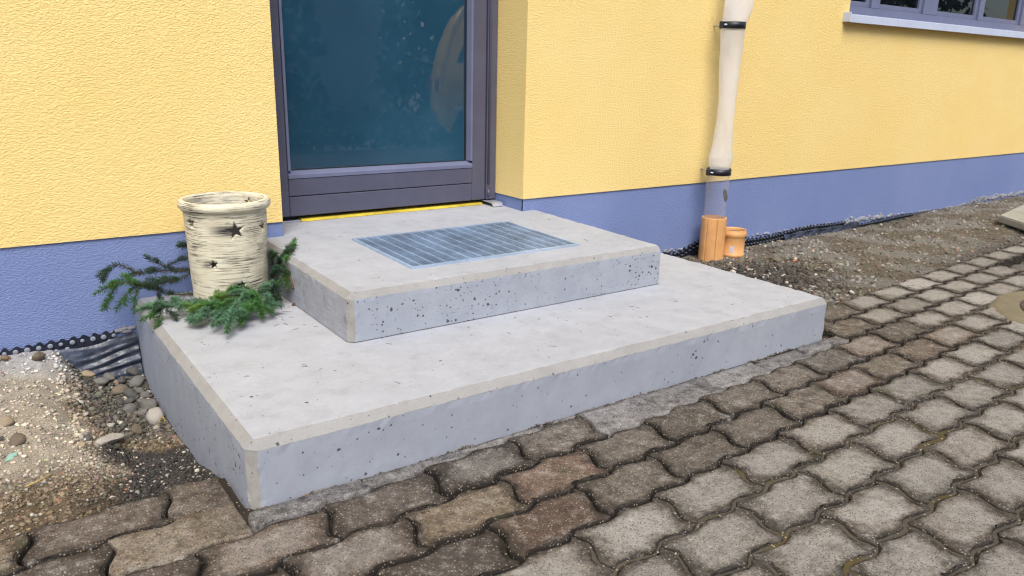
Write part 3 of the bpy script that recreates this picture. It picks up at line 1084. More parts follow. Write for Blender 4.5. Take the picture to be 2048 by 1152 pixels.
# ------------------------------------------------------------------ concrete steps
GXa, GXb, GYa, GYb = .697, 1.451, -.680, -.180        # grating
steps = tag(empty('concrete_steps', (XL2, YF2, 0)), 'two pale concrete steps with chamfered edges in front of the door', 'steps')
def block(name, x0, x1, yf, yb, z0, zt, c, seed, hole=None):
    """chamfered block; zt(y) gives the top; materials: 0 top 1 front 2 side 3 chamfer 4 upright corner"""
    bm = bmesh.new()
    vs = [bm.verts.new((x, y, (zt(y) if z else z0))) for x in (x0, x1) for y in (yf, yb) for z in (0, 1)]
    fs = {}
    for k, q in dict(l=(0, 1, 3, 2), r=(4, 6, 7, 5), f=(0, 4, 5, 1), b=(2, 3, 7, 6), d=(0, 2, 6, 4), t=(1, 5, 7, 3)).items():
        fs[k] = bm.faces.new([vs[i] for i in q])
    bm.normal_update()
    mi = dict(l=2, r=2, f=1, b=2, d=2, t=0)
    for k, f in fs.items(): f.material_index = mi[k]
    E = []
    for e in bm.edges:
        ks = {k for k in fs if fs[k] in e.link_faces}
        if ks in ({'t', 'f'}, {'t', 'l'}, {'t', 'r'}, {'f', 'l'}, {'f', 'r'}): E.append(e)
    rb = bmesh.ops.bevel(bm, geom=E, offset=c, segments=1, affect='EDGES', profile=.5)
    for f in bm.faces:
        n = f.normal
        nn = sorted((abs(n.x), abs(n.y), abs(n.z)))
        if nn[2] < .97:
            f.material_index = 3 if n.z > .3 else 4
    for axis, lo, hi, st in ((0, x0, x1, .022), (1, yf, yb, .022), (2, z0, zt(0), .022)):
        for v in np.arange(lo + st * .7, hi - .004, st):
            no = [0, 0, 0]; no[axis] = 1; co = [0, 0, 0]; co[axis] = v
            bmesh.ops.bisect_plane(bm, geom=list(bm.verts) + list(bm.edges) + list(bm.faces), plane_co=co, plane_no=no)
    if hole:
        for axis, v in ((0, hole[0]), (0, hole[1]), (1, hole[2]), (1, hole[3])):
            no = [0, 0, 0]; no[axis] = 1; co = [0, 0, 0]; co[axis] = v
            bmesh.ops.bisect_plane(bm, geom=list(bm.verts) + list(bm.edges) + list(bm.faces), plane_co=co, plane_no=no)
        kill = [f for f in bm.faces if f.material_index == 0 and hole[0] < f.calc_center_median().x < hole[1] and hole[2] < f.calc_center_median().y < hole[3]]
        bmesh.ops.delete(bm, geom=kill, context='FACES')
    bm.normal_update()
    for v in bm.verts:
        ms = {f.material_index for f in v.link_faces}
        p = v.co.copy()
        edge = len(ms) > 1 and (3 in ms or 4 in ms)
        a = .0028 if edge else .0004
        n = v.normal.copy(); n.z = n.z if p.z > z0 + .01 else 0
        v.co += n * a * (mnoise.noise(p * 38 + Vector((seed, 0, 0))) + .6 * mnoise.noise(p * 110 + Vector((0, seed, 0)))) - n * (.0006 if edge else 0)
    me = bpy.data.meshes.new(name); bm.to_mesh(me); bm.free()
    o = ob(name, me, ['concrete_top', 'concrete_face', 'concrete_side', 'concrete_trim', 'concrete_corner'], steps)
    o.matrix_parent_inverse = Matrix.Translation(-Vector(steps.location))
    return o
lower = block('step', XL2, XR2, YF2, .006, -.20, lambda y: H2 - .002, .0225, 1.)
lower['label'] = 'wide lower step'
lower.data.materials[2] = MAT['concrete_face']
upper = block('step', XL1, XR1, YF1, .0065, H2 + .001, h1, .0195, 5., hole=(GXa + .002, GXb - .002, GYa + .002, GYb - .002))
upper['label'] = 'narrower upper step with the grating'
b = MB((0, 0, 0))
b.prism([(.0072, .17), (.0072, h1(.0072)), (.34, h1(.34)), (.34, .17)], 'x', XD - .005, XC + .004)
o = b.build('threshold_slab', 'concrete_top', steps); o.matrix_parent_inverse = Matrix.Translation(-Vector(steps.location))

# thin joint dirt where the upper step sits on the lower one
def jline(r, n): return r.uniform(XL1 + .01, XR1, n), YF1 - .0002 - np.abs(r.normal(0, .0016, n))
scatter('grit', 500, jline, lambda x, y: np.full_like(x, H2 - .0035) - .010 * 0, lambda x, y, a, b: np.repeat(np.array([[.16, .145, .12]]), len(x), 0), .0006, .0016, 2, 9, 1)

# ------------------------------------------------------------------ grating
def gz(y): return h1(y) + .0035
grate = tag(empty('grating', (GXa, GYa, gz(GYa))), 'galvanised steel boot scraper grating set in the top of the upper step', 'grating')
def place(o): o.matrix_parent_inverse = Matrix.Translation(-Vector(o.parent.location)); return o
b = MB()
def gbar(x0, x1, y0, y1, d0, d1):
    vs = [b.bm.verts.new((x, y, gz(y) + d)) for x in (x0, x1) for y in (y0, y1) for d in (d0, d1)]
    for q in ((0, 1, 3, 2), (4, 6, 7, 5), (0, 4, 5, 1), (2, 3, 7, 6), (0, 2, 6, 4), (1, 5, 7, 3)):
        b.bm.faces.new([vs[i] for i in q])
for p in ((GXa, GXb, GYa, GYa + .012), (GXa, GXb, GYb - .009, GYb), (GXa, GXa + .012, GYa + .0122, GYb - .0092), (GXb - .012, GXb, GYa + .0122, GYb - .0092)):
    gbar(*p, -.004, .0035)
place(b.build('frame', 'grate_frame', grate))
b = MB()
for y in np.linspace(GYa + .025, GYb - .020, 33):
    gbar(GXa + .0122, GXb - .0122, y - .0018, y + .0018, -.010, .0018)
place(tag(b.build('bearing_bars', 'galvanised', grate), kind='stuff'))
b = MB()
for x in np.linspace(GXa + .046, GXb - .046, 14):
    gbar(x - .0018, x + .0018, GYa + .0122, GYb - .0092, -.0075, .0034)
place(tag(b.build('cross_bars', 'grate_rod', grate), kind='stuff'))
b = MB()
for d0, d1, i0 in ((-.022, -.004, .0025),):
    q = [(GXa + i0, GYa + i0), (GXb - i0, GYa + i0), (GXb - i0, GYb - i0), (GXa + i0, GYb - i0)]
    lo = [b.bm.verts.new((x, y, gz(y) + d0)) for x, y in q]; hi = [b.bm.verts.new((x, y, gz(y) + d1)) for x, y in q]
    b.bm.faces.new(lo)
    for k in range(4): b.bm.faces.new((lo[k], lo[(k + 1) % 4], hi[(k + 1) % 4], hi[k]))
place(b.build('tray', 'tray_steel', grate))

# ------------------------------------------------------------------ flower pot / lantern
PC = Vector((.216, -.200, H2 - .0015))
prof = [(.020, .002), (.122, .000), (.128, .004), (.1285, .03), (.131, .10), (.134, .20), (.1375, .30), (.1395, .338), (.1405, .344), (.148, .347), (.1535, .354), (.1550, .363), (.1525, .373), (.146, .3785), (.138, .3790), (.1315, .375), (.1285, .366), (.1275, .34), (.1255, .30), (.122, .20), (.119, .10), (.117, .014), (.02, .012)]
b = MB(PC)
pr = []
for (r0, z0), (r1, z1) in zip(prof[:-1], prof[1:]):
    k = max(1, int(abs(z1 - z0) / .012))
    for i in range(k):
        t = i / k
        pr.append((r0 + (r1 - r0) * t, z0 + (z1 - z0) * t))
pr.append(prof[-1])
b.lathe([(r, z) for r, z in pr], PC, n=96, closed=True)
for v in b.bm.verts:                       # thrown by hand: slightly wavy
    r = math.hypot(v.co.x, v.co.y); a = math.atan2(v.co.y, v.co.x)
    d = .0011 * mnoise.noise(Vector((math.cos(a) * 1.5, math.sin(a) * 1.5, v.co.z * 60))) + .0013 * mnoise.noise(Vector((math.cos(a) * 2, math.sin(a) * 2, v.co.z * 9 + 5)))
    v.co.x *= 1 + d / r; v.co.y *= 1 + d / r
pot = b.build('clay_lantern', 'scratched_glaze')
STARS = [(-92.8, .453 - PC.z, .030), (-127.2, .337 - PC.z, .0165), (-87.9, .259 - PC.z, .017), (-160.1, .475 - PC.z, .022), (-44.2, .453 - PC.z, .022), (35.0, .508 - PC.z, .022), (95., .44 - PC.z, .026), (150., .33 - PC.z, .022), (10., .33 - PC.z, .02)]
cb = bmesh.new()
for a, z, R in STARS:
    a = rad(a); n = Vector((math.cos(a), math.sin(a), 0)); tx = Vector((-math.sin(a), math.cos(a), 0))
    ring = []
    for d in (.09, .17):
        q = []
        for k in range(10):
            rr = R if k % 2 == 0 else R * .42
            th = PI / 2 + k * PI / 5 + .12
            q.append(cb.verts.new(n * d + tx * rr * math.cos(th) + Vector((0, 0, z + rr * math.sin(th)))))
        ring.append(q)
    cb.faces.new(ring[0]); cb.faces.new(ring[1][::-1])
    for k in range(10):
        cb.faces.new((ring[0][k], ring[1][k], ring[1][(k + 1) % 10], ring[0][(k + 1) % 10]))
bmesh.ops.recalc_face_normals(cb, faces=cb.faces)
cme = bpy.data.meshes.new('cutter'); cb.to_mesh(cme); cb.free()
cut = bpy.data.objects.new('cutter', cme); cut.location = PC; COL.objects.link(cut)
bpy.context.view_layer.update()
md = pot.modifiers.new('b', 'BOOLEAN'); md.object = cut; md.operation = 'DIFFERENCE'; md.solver = 'EXACT'
dg = bpy.context.evaluated_depsgraph_get()
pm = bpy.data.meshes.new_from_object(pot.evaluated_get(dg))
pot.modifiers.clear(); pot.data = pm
bpy.data.objects.remove(cut)
co = np.empty(len(pm.vertices) * 3, np.float32); pm.vertices.foreach_get('co', co); co = co.reshape(-1, 3)
ang = np.degrees(np.arctan2(co[:, 1], co[:, 0])); sm = np.zeros(len(co))
for a, z, R in STARS[:3]:                  # glaze rubbed through beside each star
    da = (a - ang + 180) % 360 - 180       # positive to the left of the star seen from outside
    sm = np.maximum(sm, ss(-2, 3, da) * ss(R * 1500, R * 500, da) * ss(R * .95, R * .35, np.abs(co[:, 2] - z)))
add_attr(pm, 'smear', sm)
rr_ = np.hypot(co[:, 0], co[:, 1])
add_attr(pm, 'inner_shade', ss(.33, .27, co[:, 2]) * (rr_ < .1285 - .02 * ss(.2, .05, co[:, 2]) * .4) * .97)  # painted shade, growing downwards on the inner wall
tag(pot, 'cream scratched clay lantern with cut-out stars standing on the lower step', 'lantern')

# ------------------------------------------------------------------ fir branches
def smooth_path(P, n):
    P = [Vector(p) for p in P]
    if len(P) == 2:
        return [P[0].lerp(P[1], i / (n - 1)) for i in range(n)]
    out = []
    segs = len(P) - 1
    for i in range(n):
        t = i / (n - 1) * segs; k = min(int(t), segs - 1); f = t - k
        p0, p1, p2, p3 = P[max(k - 1, 0)], P[k], P[k + 1], P[min(k + 2, segs)]
        out.append(.5 * ((2 * p1) + (p2 - p0) * f + (2 * p0 - 5 * p1 + 4 * p2 - p3) * f * f + (3 * p1 - p0 - 3 * p2 + p3) * f ** 3))
    return out

NEEDLE_COL = {'dark': ((.012, .036, .018), (.020, .055, .028)), 'green': ((.030, .105, .020), (.055, .155, .035)), 'blue': ((.045, .125, .055), (.105, .205, .125)), 'lime': ((.095, .17, .022), (.065, .15, .030))}
def fir_branch(label, twigs, stub=None):
    """twigs: (points, kind, stem radius, needle length, density, droop)"""
    o0 = Vector(twigs[0][0][0])
    root = tag(empty('fir_branch', o0), label, 'fir branch', 'fir branches round the lantern')
    sb = MB(o0)
    NV, NF, NC = [], [], []
    cnt = 0
    extra = []
    for pts, kind, r, nl, dens, up in twigs:
        L = sum((Vector(a) - Vector(b)).length for a, b in zip(pts[:-1], pts[1:]))
        for q in range(int(L / .045)):
            t_ = random.uniform(.15, .8) * (len(pts) - 1); i = int(t_)
            a_ = Vector(pts[i]).lerp(Vector(pts[i + 1]), t_ - i); d_ = (Vector(pts[i + 1]) - Vector(pts[i])).normalized()
            sd = d_.cross(Vector((0, 0, 1))); sd = sd.normalized() * random.choice((-1, 1)) if sd.length > .1 else Vector((1, 0, 0))
            l_ = random.uniform(.025, .055)
            e_ = a_ + d_ * l_ * random.uniform(.5, .9) + sd * l_ * random.uniform(.4, .9) + Vector((0, 0, random.uniform(-.008, .016)))
            m_ = a_.lerp(e_, .5) + Vector((0, 0, random.uniform(0, .006)))
            if e_.z < H2 + .012 and e_.x > XL2: e_.z = H2 + .014
            if e_.y > -.02: e_.y = -.025
            if (e_ - Vector((.216, -.2, e_.z))).length < .145: continue
            extra.append(([tuple(a_), tuple(m_), tuple(e_)], kind, r * .6, nl * random.uniform(.8, 1.), dens * 1.1, up))
    for pts, kind, r, nl, dens, up in twigs + extra:
        pts = [Vector(p_) + Vector((random.gauss(0, .003), random.gauss(0, .003), random.gauss(0, .002))) * (1 if 0 < n_ else 0) for n_, p_ in enumerate(pts)]
        L = sum((Vector(a) - Vector(b)).length for a, b in zip(pts[:-1], pts[1:]))
        n = max(6, int(L / .008))
        path = smooth_path(pts, n)
        for i in range(n - 1):
            r0 = r * (1 - .55 * i / n); r1 = r * (1 - .55 * (i + 1) / n)
            sb.tube(path[i], path[i + 1], r0, r1, n=6, cap=(i in (0, n - 2)))
        k = int(L * dens * .62)
        c0, c1 = (np.array(c) for c in NEEDLE_COL[kind])
        for j in range(k):
            t = (j + random.random()) / k
            tip = t > .93
            x = t * (n - 1); i = min(int(x), n - 2); f = x - i
            p = path[i].lerp(path[i + 1], f)
            d = (path[i + 1] - path[i]).normalized()
            u = d.orthogonal().normalized(); v = d.cross(u)
            a = j * 2.39996 + random.uniform(-.4, .4)
            side = (u * math.cos(a) + v * math.sin(a))
            side = (side + Vector((0, 0, up))).normalized()
            fw = random.uniform(.3, .95) + (1.2 if tip else 0)
            nd = (side + d * fw).normalized()
            ln = nl * random.uniform(.75, 1.12) * (1 - .25 * max(0, t - .8) / .2)
            wd = .00105 * random.uniform(.8, 1.25)
            s1 = nd.cross(Vector((random.random(), random.random(), random.random()))).normalized() * wd
            s2 = nd.cross(s1.normalized()) * wd
            mid = p + nd * ln * .55 + Vector((0, 0, .0012 * random.uniform(-.5, 1.2))); end = p + nd * ln + Vector((0, 0, .001 * random.uniform(-1, 2)))
            base = [p + s1 * .7, p - s1 * .35 + s2 * .6, p - s1 * .35 - s2 * .6]
            mids = [mid + s1, mid - s1 * .5 + s2 * .87, mid - s1 * .5 - s2 * .87]
            for q in base + mids + [end]:
                NV.append(q - o0)
            for e in range(3):
                g_ = (e + 1) % 3
                NF.append((cnt + e, cnt + g_, cnt + 3 + g_)); NF.append((cnt + e, cnt + 3 + g_, cnt + 3 + e)); NF.append((cnt + 3 + e, cnt + 3 + g_, cnt + 6))
            m = random.random()
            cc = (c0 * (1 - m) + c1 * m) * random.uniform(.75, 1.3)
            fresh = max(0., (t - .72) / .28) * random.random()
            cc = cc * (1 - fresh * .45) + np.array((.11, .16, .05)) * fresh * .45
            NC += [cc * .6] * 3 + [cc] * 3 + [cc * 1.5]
            cnt += 7
    st = sb.build('twig', 'bark', root)
    if stub:
        q = MB(o0).tube(stub[0], stub[1], .0045, .0042, n=8).build('cut_stem', 'bark', root)
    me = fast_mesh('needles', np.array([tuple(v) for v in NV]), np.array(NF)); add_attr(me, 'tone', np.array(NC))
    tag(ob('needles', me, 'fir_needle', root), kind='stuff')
    return root

NL = .0215
fir_branch('dark fir branch reaching left along the wall behind the lantern, its tip curling down', [
    ([(.16, -.075, .262), (.025, -.070, .278), (-.074, -.070, .286)], 'dark', .0030, NL, 1500, .1),
    ([(-.074, -.070, .286), (-.124, -.075, .318), (-.162, -.08, .306), (-.186, -.085, .272)], 'dark', .0020, NL * .95, 1700, .1),
    ([(.027, -.070, .292), (-.006, -.072, .317), (-.037, -.075, .339)], 'dark', .0018, NL * .9, 1700, .15),
    ([(.030, -.070, .295), (.105, -.065, .315)], 'dark', .0018, NL * .9, 1500, .1),
    ([(-.05, -.072, .283), (-.12, -.10, .272), (-.16, -.12, .258)], 'dark', .0018, NL * .9, 1500, .1),
    ([(.13, -.07, .27), (.06, -.10, .245), (0, -.11, .262)], 'dark', .0020, NL, 1500, .1)])
fir_branch('drooping green fir branch overhanging the left edge of the lower step', [
    ([(.105, -.15, .196), (.011, -.150, .216), (-.060, -.152, .246), (-.104, -.155, .250)], 'dark', .0030, NL, 1700, .15),
    ([(-.04, -.15, .238), (-.10, -.152, .270), (-.150, -.155, .276), (-.180, -.16, .268), (-.217, -.165, .250)], 'green', .0022, NL, 1800, .2),
    ([(-.150, -.155, .272), (-.175, -.162, .235), (-.199, -.168, .194)], 'green', .0018, NL, 1700, 0),
    ([(-.100, -.155, .247), (-.135, -.165, .218), (-.163, -.17, .190)], 'green', .0018, NL, 1800, 0),
    ([(-.085, -.155, .248), (-.10, -.17, .21), (-.107, -.175, .172)], 'green', .0017, NL * .9, 1800, 0),
    ([(.04, -.15, .255), (-.03, -.15, .262), (-.10, -.148, .262)], 'dark', .0018, NL, 1600, .15),
    ([(-.022, -.152, .228), (-.028, -.158, .205), (-.033, -.162, .178)], 'dark', .0015, NL * .8, 1800, 0)])
fir_branch('bright fir shoot pointing left over the step edge in front of the lantern', [
    ([(.13, -.34, .196), (.06, -.315, .208), (-.02, -.30, .212), (-.075, -.30, .219), (-.110, -.30, .214)], 'blue', .0028, NL * 1.05, 3000, .35),
    ([(-.042, -.30, .208), (-.075, -.31, .197), (-.108, -.315, .180)], 'green', .0016, NL * .9, 2200, 0),
    ([(-.045, -.30, .205), (-.062, -.315, .172), (-.074, -.325, .138)], 'green', .0017, NL, 2300, 0),
    ([(-.03, -.305, .203), (-.018, -.33, .188), (-.008, -.345, .178)], 'dark', .0015, NL * .8, 2000, 0),
    ([(.11, -.30, .205), (.05, -.27, .206), (-.02, -.25, .205)], 'dark', .0018, NL * .9, 1800, .1)])
fir_branch('small dark fir tip sticking out behind the upper left of the lantern', [
    ([(.19, -.045, .345), (.12, -.05, .352), (.082, -.052, .360)], 'dark', .0018, NL * .85, 1500, .1)])
fir_branch('cluster of blue-green fir tips lying at the front left foot of the lantern', [
    ([(.15, -.335, .21), (.09, -.40, .218), (.030, -.475, .196)], 'blue', .0024, NL * 1.1, 3000, .25),
    ([(.16, -.35, .212), (.12, -.44, .212), (.066, -.53, .192)], 'blue', .0024, NL * 1.1, 3000, .25),
    ([(.10, -.36, .22), (.06, -.40, .222), (.02, -.41, .215)], 'lime', .0020, NL, 2500, .3),
    ([(.20, -.36, .212), (.13, -.37, .22), (.07, -.36, .218)], 'green', .0020, NL, 2300, .3),
    ([(.11, -.42, .205), (.05, -.44, .20), (.01, -.44, .195)], 'blue', .0018, NL, 2400, .2)])
fir_branch('fir sprig with the foremost pale green tip in front of the lantern', [
    ([(.19, -.37, .215), (.15, -.48, .222), (.075, -.615, .200)], 'blue', .0026, NL * 1.15, 3200, .25),
    ([(.21, -.38, .215), (.19, -.47, .215), (.140, -.560, .196)], 'green', .0024, NL * 1.15, 3000, .2),
    ([(.18, -.40, .225), (.14, -.43, .232), (.10, -.46, .225)], 'green', .0018, NL, 2600, .3)])
fir_branch('dense fir sprig bundled at the right foot of the lantern', [
    ([(.25, -.33, .225), (.24, -.42, .225), (.225, -.515, .195)], 'green', .0024, NL * 1.15, 3000, .2),
    ([(.27, -.33, .225), (.285, -.40, .22), (.275, -.47, .192)], 'blue', .0022, NL * 1.1, 2600, .15),
    ([(.22, -.34, .235), (.21, -.38, .245), (.205, -.43, .235)], 'blue', .0020, NL, 2800, .25),
    ([(.28, -.30, .23), (.22, -.34, .25), (.16, -.345, .245)], 'green', .0020, NL, 2200, .2),
    ([(.30, -.28, .235), (.30, -.36, .25), (.275, -.40, .265)], 'blue', .0020, NL * .9, 2200, .15),
    ([(.25, -.36, .215), (.17, -.37, .235), (.11, -.36, .235)], 'lime', .0018, NL, 2200, .3)])
fir_branch('fir branch standing up between the lantern and the upper step, with a cut brown stem', [
    ([(.35, -.20, .20), (.375, -.23, .27), (.395, -.25, .32), (.425, -.26, .352)], 'dark', .0030, NL, 2000, .1),
    ([(.385, -.24, .30), (.405, -.29, .325), (.415, -.32, .318)], 'green', .0018, NL, 2200, .15),
    ([(.35, -.24, .25), (.355, -.30, .29), (.36, -.34, .285)], 'dark', .0018, NL, 2000, .1),
    ([(.37, -.22, .26), (.35, -.27, .33), (.345, -.29, .35)], 'dark', .0018, NL, 2000, .1),
    ([(.385, -.27, .30), (.375, -.33, .275), (.368, -.36, .235)], 'green', .0018, NL, 2200, 0),
    ([(.34, -.25, .22), (.335, -.33, .24), (.325, -.40, .215)], 'dark', .0020, NL, 2200, .1),
    ([(.33, -.22, .21), (.34, -.27, .20), (.345, -.33, .185)], 'dark', .0020, NL, 2200, .1),
    ([(.405, -.24, .33), (.43, -.23, .348), (.45, -.225, .36)], 'green', .0016, NL * .85, 2000, .1)],
    stub=((.392, -.31, .305), (.384, -.37, .232)))

# fallen needles and the little dark cone on the lower step
b = MB()
def fell(x, y, z):
    a = random.uniform(0, PI); l = random.uniform(.007, .012)
    b.tube((x - math.cos(a) * l, y - math.sin(a) * l, z), (x + math.cos(a) * l, y + math.sin(a) * l, z + random.uniform(0, .0006)), .0006, .0004, n=4)
for i in range(24):
    x, y = .31 + random.gauss(0, .045), -.47 + random.gauss(0, .07)
    if x < XL1 - .015: fell(x, y, H2 - .0003)
for i in range(7):
    fell(random.uniform(.1, 1.2), random.uniform(-1.2, -.86), H2 - .0003)
for i in range(6):
    fell(random.uniform(1.2, 2.1), random.uniform(-1.25, -.1) if random.random() < .3 else random.uniform(-1.25, -.88), H2 - .0003)
tag(b.build('fallen_needles', 'dead_needle'), kind='stuff')
def stone_mesh(name, seed, rx, ry, rz, lev=3, amp=.22, flat=0.):
    BV, BF = ICO[lev]
    V = np.array([v * (1 + amp * mnoise.noise(Vector(v) * 1.1 + Vector((seed * 3.3, 0, 0))) + amp * .4 * mnoise.noise(Vector(v) * 3 + Vector((0, seed, 0)))) for v in BV])
    if flat:
        rr = np.random.default_rng(seed)
        for _ in range(7):
            d = rr.normal(size=3); d /= np.linalg.norm(d); h = V @ d; over = h > flat
            V[over] -= np.outer(h[over] - flat, d)
    me = fast_mesh(name, V * np.array([rx, ry, rz]), BF); smooth(me)
    return me
o = ob('fir_cone', stone_mesh('fir_cone', 3, .0065, .006, .006, 2, .4), 'bark'); o.location = (.383, -.3675, H2 + .003)
tag(o, 'tiny dark brown cone lying on the lower step against the upper one', 'fir cone')
o = ob('crumb', stone_mesh('crumb', 5, .0045, .0035, .002, 2, .4), 'residue'); o.location = (.0094, -.593, H2 - .001)
tag(o, 'tiny white crumb on the lower step in front of the fir tips', 'crumb')

# ------------------------------------------------------------------ stones by the steps
GREY, DK, BRN, TAN, PALE = (.16, .155, .14), (.09, .088, .082), (.17, .135, .095), (.34, .27, .18), (.42, .39, .34)
cl = 'rounded grey pebble among its like, heaped against the left side of the lower step'
PEB = [(-.262, -.045, .022, TAN, 'tan pebble resting against the crumpled foil below the left wall', None),
       (-.225, -.085, .024, GREY, 'grey pebble left of centre, right in front of the tan one by the foil', 1), (-.112, -.045, .028, DK, 'dark pebble wedged in the corner between foil and lower step', 1), (-.115, -.100, .028, GREY, 'plump grey pebble touching the step, second from the foil', 1),
       (-.175, -.128, .028, BRN, 'brown-topped pebble on the left rim of the grey pebble heap', None), (-.160, -.075, .020, DK, 'dark pebble between the plump grey one and the foil corner', 1),
       (-.148, -.165, .028, DK, 'broad dark pebble in the middle of the heap beside the lower step', 1), (-.118, -.150, .018, GREY, 'small grey pebble right of the broad dark one in mid heap', 1), (-.107, -.195, .017, GREY, 'small grey pebble touching the step in front of the white lump', 1),
       (-.097, -.170, .014, PALE, 'small white lump between the grey pebbles and the lower step', None),
       (-.160, -.215, .017, DK, 'small dark pebble just in front of the broad dark one in mid heap', 1), (-.190, -.215, .015, DK, 'small dark pebble on the left rim of the heap, level with the white lump', 1), (-.172, -.285, .025, GREY, 'flat grey pebble at the front left of the pebble heap', 1), (-.112, -.285, .029, GREY, 'largest grey pebble, leaning on the step behind the big pale round stone', 1),
       (-.140, -.325, .016, GREY, 'foremost small grey pebble of the heap, before the largest one', 1), (-.126, -.235, .016, GREY, 'small grey pebble squeezed behind the largest grey one', 1), (-.195, -.055, .024, GREY, 'grey pebble pressed against the lowest fold of the foil', 1),
       (-.238, -.075, .012, DK, 'smallest dark pebble at the far left of the heap by the foil', 1), (-.112, -.385, .040, PALE, 'big pale round stone touching the left side of the lower step', None),
       (-.277, -.600, .052, PALE, 'long pale angular stone lying in the dark gravel at left', None),
       (-.254, -.436, .013, PALE, 'small white-bottomed pebble behind the long pale stone', None), (-.180, -.455, .021, BRN, 'brown pebble between the long pale stone and the big pale round one', None),
       (-.517, -.537, .024, TAN, 'yellowish half-buried stone at the left picture edge on the pale soil', None), (-.500, -.640, .026, BRN, 'flat grey-brown stone on the pale soil nearest the green shard', None),
       (-.538, -.625, .009, DK, 'small black pebble beside the flat grey-brown stone', None), (-.401, -.068, .023, BRN, 'brown flat pebble in the white grit near the left wall', None),
       (-.489, -.040, .017, (.25, .17, .10), 'rusty brown pebble in the white grit at the far left', None),
       (-.331, -.602, .016, DK, 'dark pebble just left of the long pale stone', None), (-.354, -.680, .012, TAN, 'small tan pebble in front of the dark one left of the long pale stone', None),
       (-.121, -.448, .013, PALE, 'pale chip in front of the big pale round stone', None), (-.204, -.418, .009, PALE, 'bright white pebble behind the brown pebble', None)]
PM = [stone_mesh('pebble', 10 + q, 1, 1, 1, 3, .26) for q in range(5)]
for q in PM: q.materials.append(MAT['pebble_stone'])
def soil_noise(x, y): return .010 * nz(x, y, 14, 4) + .0065 * nz(x, y, 40, 5)
for q, (x, y, r, c, lab, grp) in enumerate(PEB):
    big = r > .035
    if big:
        me = stone_mesh('stone', 40 + q, 1, 1, 1, 3, .3, .62); me.materials.append(MAT['pebble_stone'])
    else:
        me = PM[q % 5]
    o = bpy.data.objects.new('stone' if big else 'pebble', me); COL.objects.link(o)
    o.scale = (r * random.uniform(.95, 1.2), r * random.uniform(.7, .9), r * random.uniform(.55, .7))
    if q == 19: o.scale = (.058, .030, .022)
    if q == 18: o.scale = (.030, .040, .034)
    o.rotation_euler = (random.gauss(0, .2), random.gauss(0, .2), random.uniform(0, PI) if q != 19 else .75)
    o.location = (x, y, float(soil_left(np.array(x), np.array(y))) + soil_noise(x, y) + r * .22 + (.006 if grp else 0))
    f = random.uniform(.85, 1.2); o.color = (c[0] * f, c[1] * f, c[2] * f, 1)
    tag(o, lab or cl, 'stone' if big else 'pebble', 'pebbles heaped beside the lower step' if grp else None)
for q, (x, y, r, c, cr) in enumerate([(2.80, -.26, .026, DK, 'dark stone at the foot of the taller grooved orange pipe'), (2.93, -.33, .030, BRN, 'brown stone in front of the gap between both orange pipes'), (3.00, -.39, .032, DK, 'biggest dark stone in front of the shorter orange pipe'), (3.06, -.30, .026, BRN, 'brown stone touching the foot of the shorter orange pipe'), (2.86, -.38, .020, DK, 'small dark stone on the heap rim by the lower step edge'), (3.16, -.40, .024, BRN, 'brown stone to the right of the biggest dark one'), (2.72, -.33, .018, DK, 'dark stone half hidden behind the lower step edge'), (3.10, -.52, .020, DK, 'foremost dark stone of the group below the shorter orange pipe')]):
    o = bpy.data.objects.new('pebble', PM[q % 5]); COL.objects.link(o)
    o.scale = (r * 1.15, r * .85, r * .62); o.rotation_euler = (random.gauss(0, .3), random.gauss(0, .3), random.uniform(0, PI))
    o.location = (x, y, float(soil_right(np.array(x), np.array(y))) + r * .3); o.color = (*c, 1)
    tag(o, cr, 'pebble', 'stones in front of the orange pipes')
o = ob('brick_chip', stone_mesh('brick_chip', 71, .024, .017, .011, 3, .3, .6), 'pebble_stone'); o.color = (.36, .15, .085, 1)
o.location = (3.22, -.47, float(soil_right(np.array(3.22), np.array(-.47))) + .008); tag(o, 'reddish brick chip in the gravel to the right of the orange pipes', 'brick chip')
o = ob('brick_chip', stone_mesh('brick_chip', 75, .035, .014, .010, 3, .3, .6), 'pebble_stone'); o.color = (.42, .21, .09, 1)
o.location = (3.32, -1.03, -.012); o.rotation_euler = (0, 0, .3); tag(o, 'small orange chip on the soil edge beside the pavers', 'brick chip')
me = mesh('glass_shard', [(-.02, -.006, 0), (.004, -.011, .001), (.022, .004, .006), (.0, .009, .007), (-.02, -.006, .003), (.004, -.011, .004), (.022, .004, .009), (.0, .009, .010)], [(0, 3, 2, 1), (4, 5, 6, 7), (0, 1, 5, 4), (1, 2, 6, 5), (2, 3, 7, 6), (3, 0, 4, 7)])
o = ob('glass_shard', me, 'shard_glass'); o.location = (-.520, -.735, -.010); o.rotation_euler = (0, 0, .5); tag(o, 'pale green glass shard on the soil at the left edge', 'glass shard')
b = MB((-.118, -.47, -.13))
pts = smooth_path([(-.118, -.47, -.13), (-.110, -.475, -.105), (-.104, -.482, -.10), (-.100, -.485, -.115)], 10)
for a_, c_ in zip(pts[:-1], pts[1:]): b.tube(a_, c_, .0022, .002, n=6)
tag(b.build('straw', 'straw'), 'curled yellow straw by the foot of the lower step', 'straw')
b = MB((-.47, -.93, 0)); b.tube((-.50, -.945, .004), (-.44, -.915, .006), .0022, .0016, n=6)
tag(b.build('twig', 'straw'), 'thin pale twig lying on the soil behind the left pavers', 'twig')

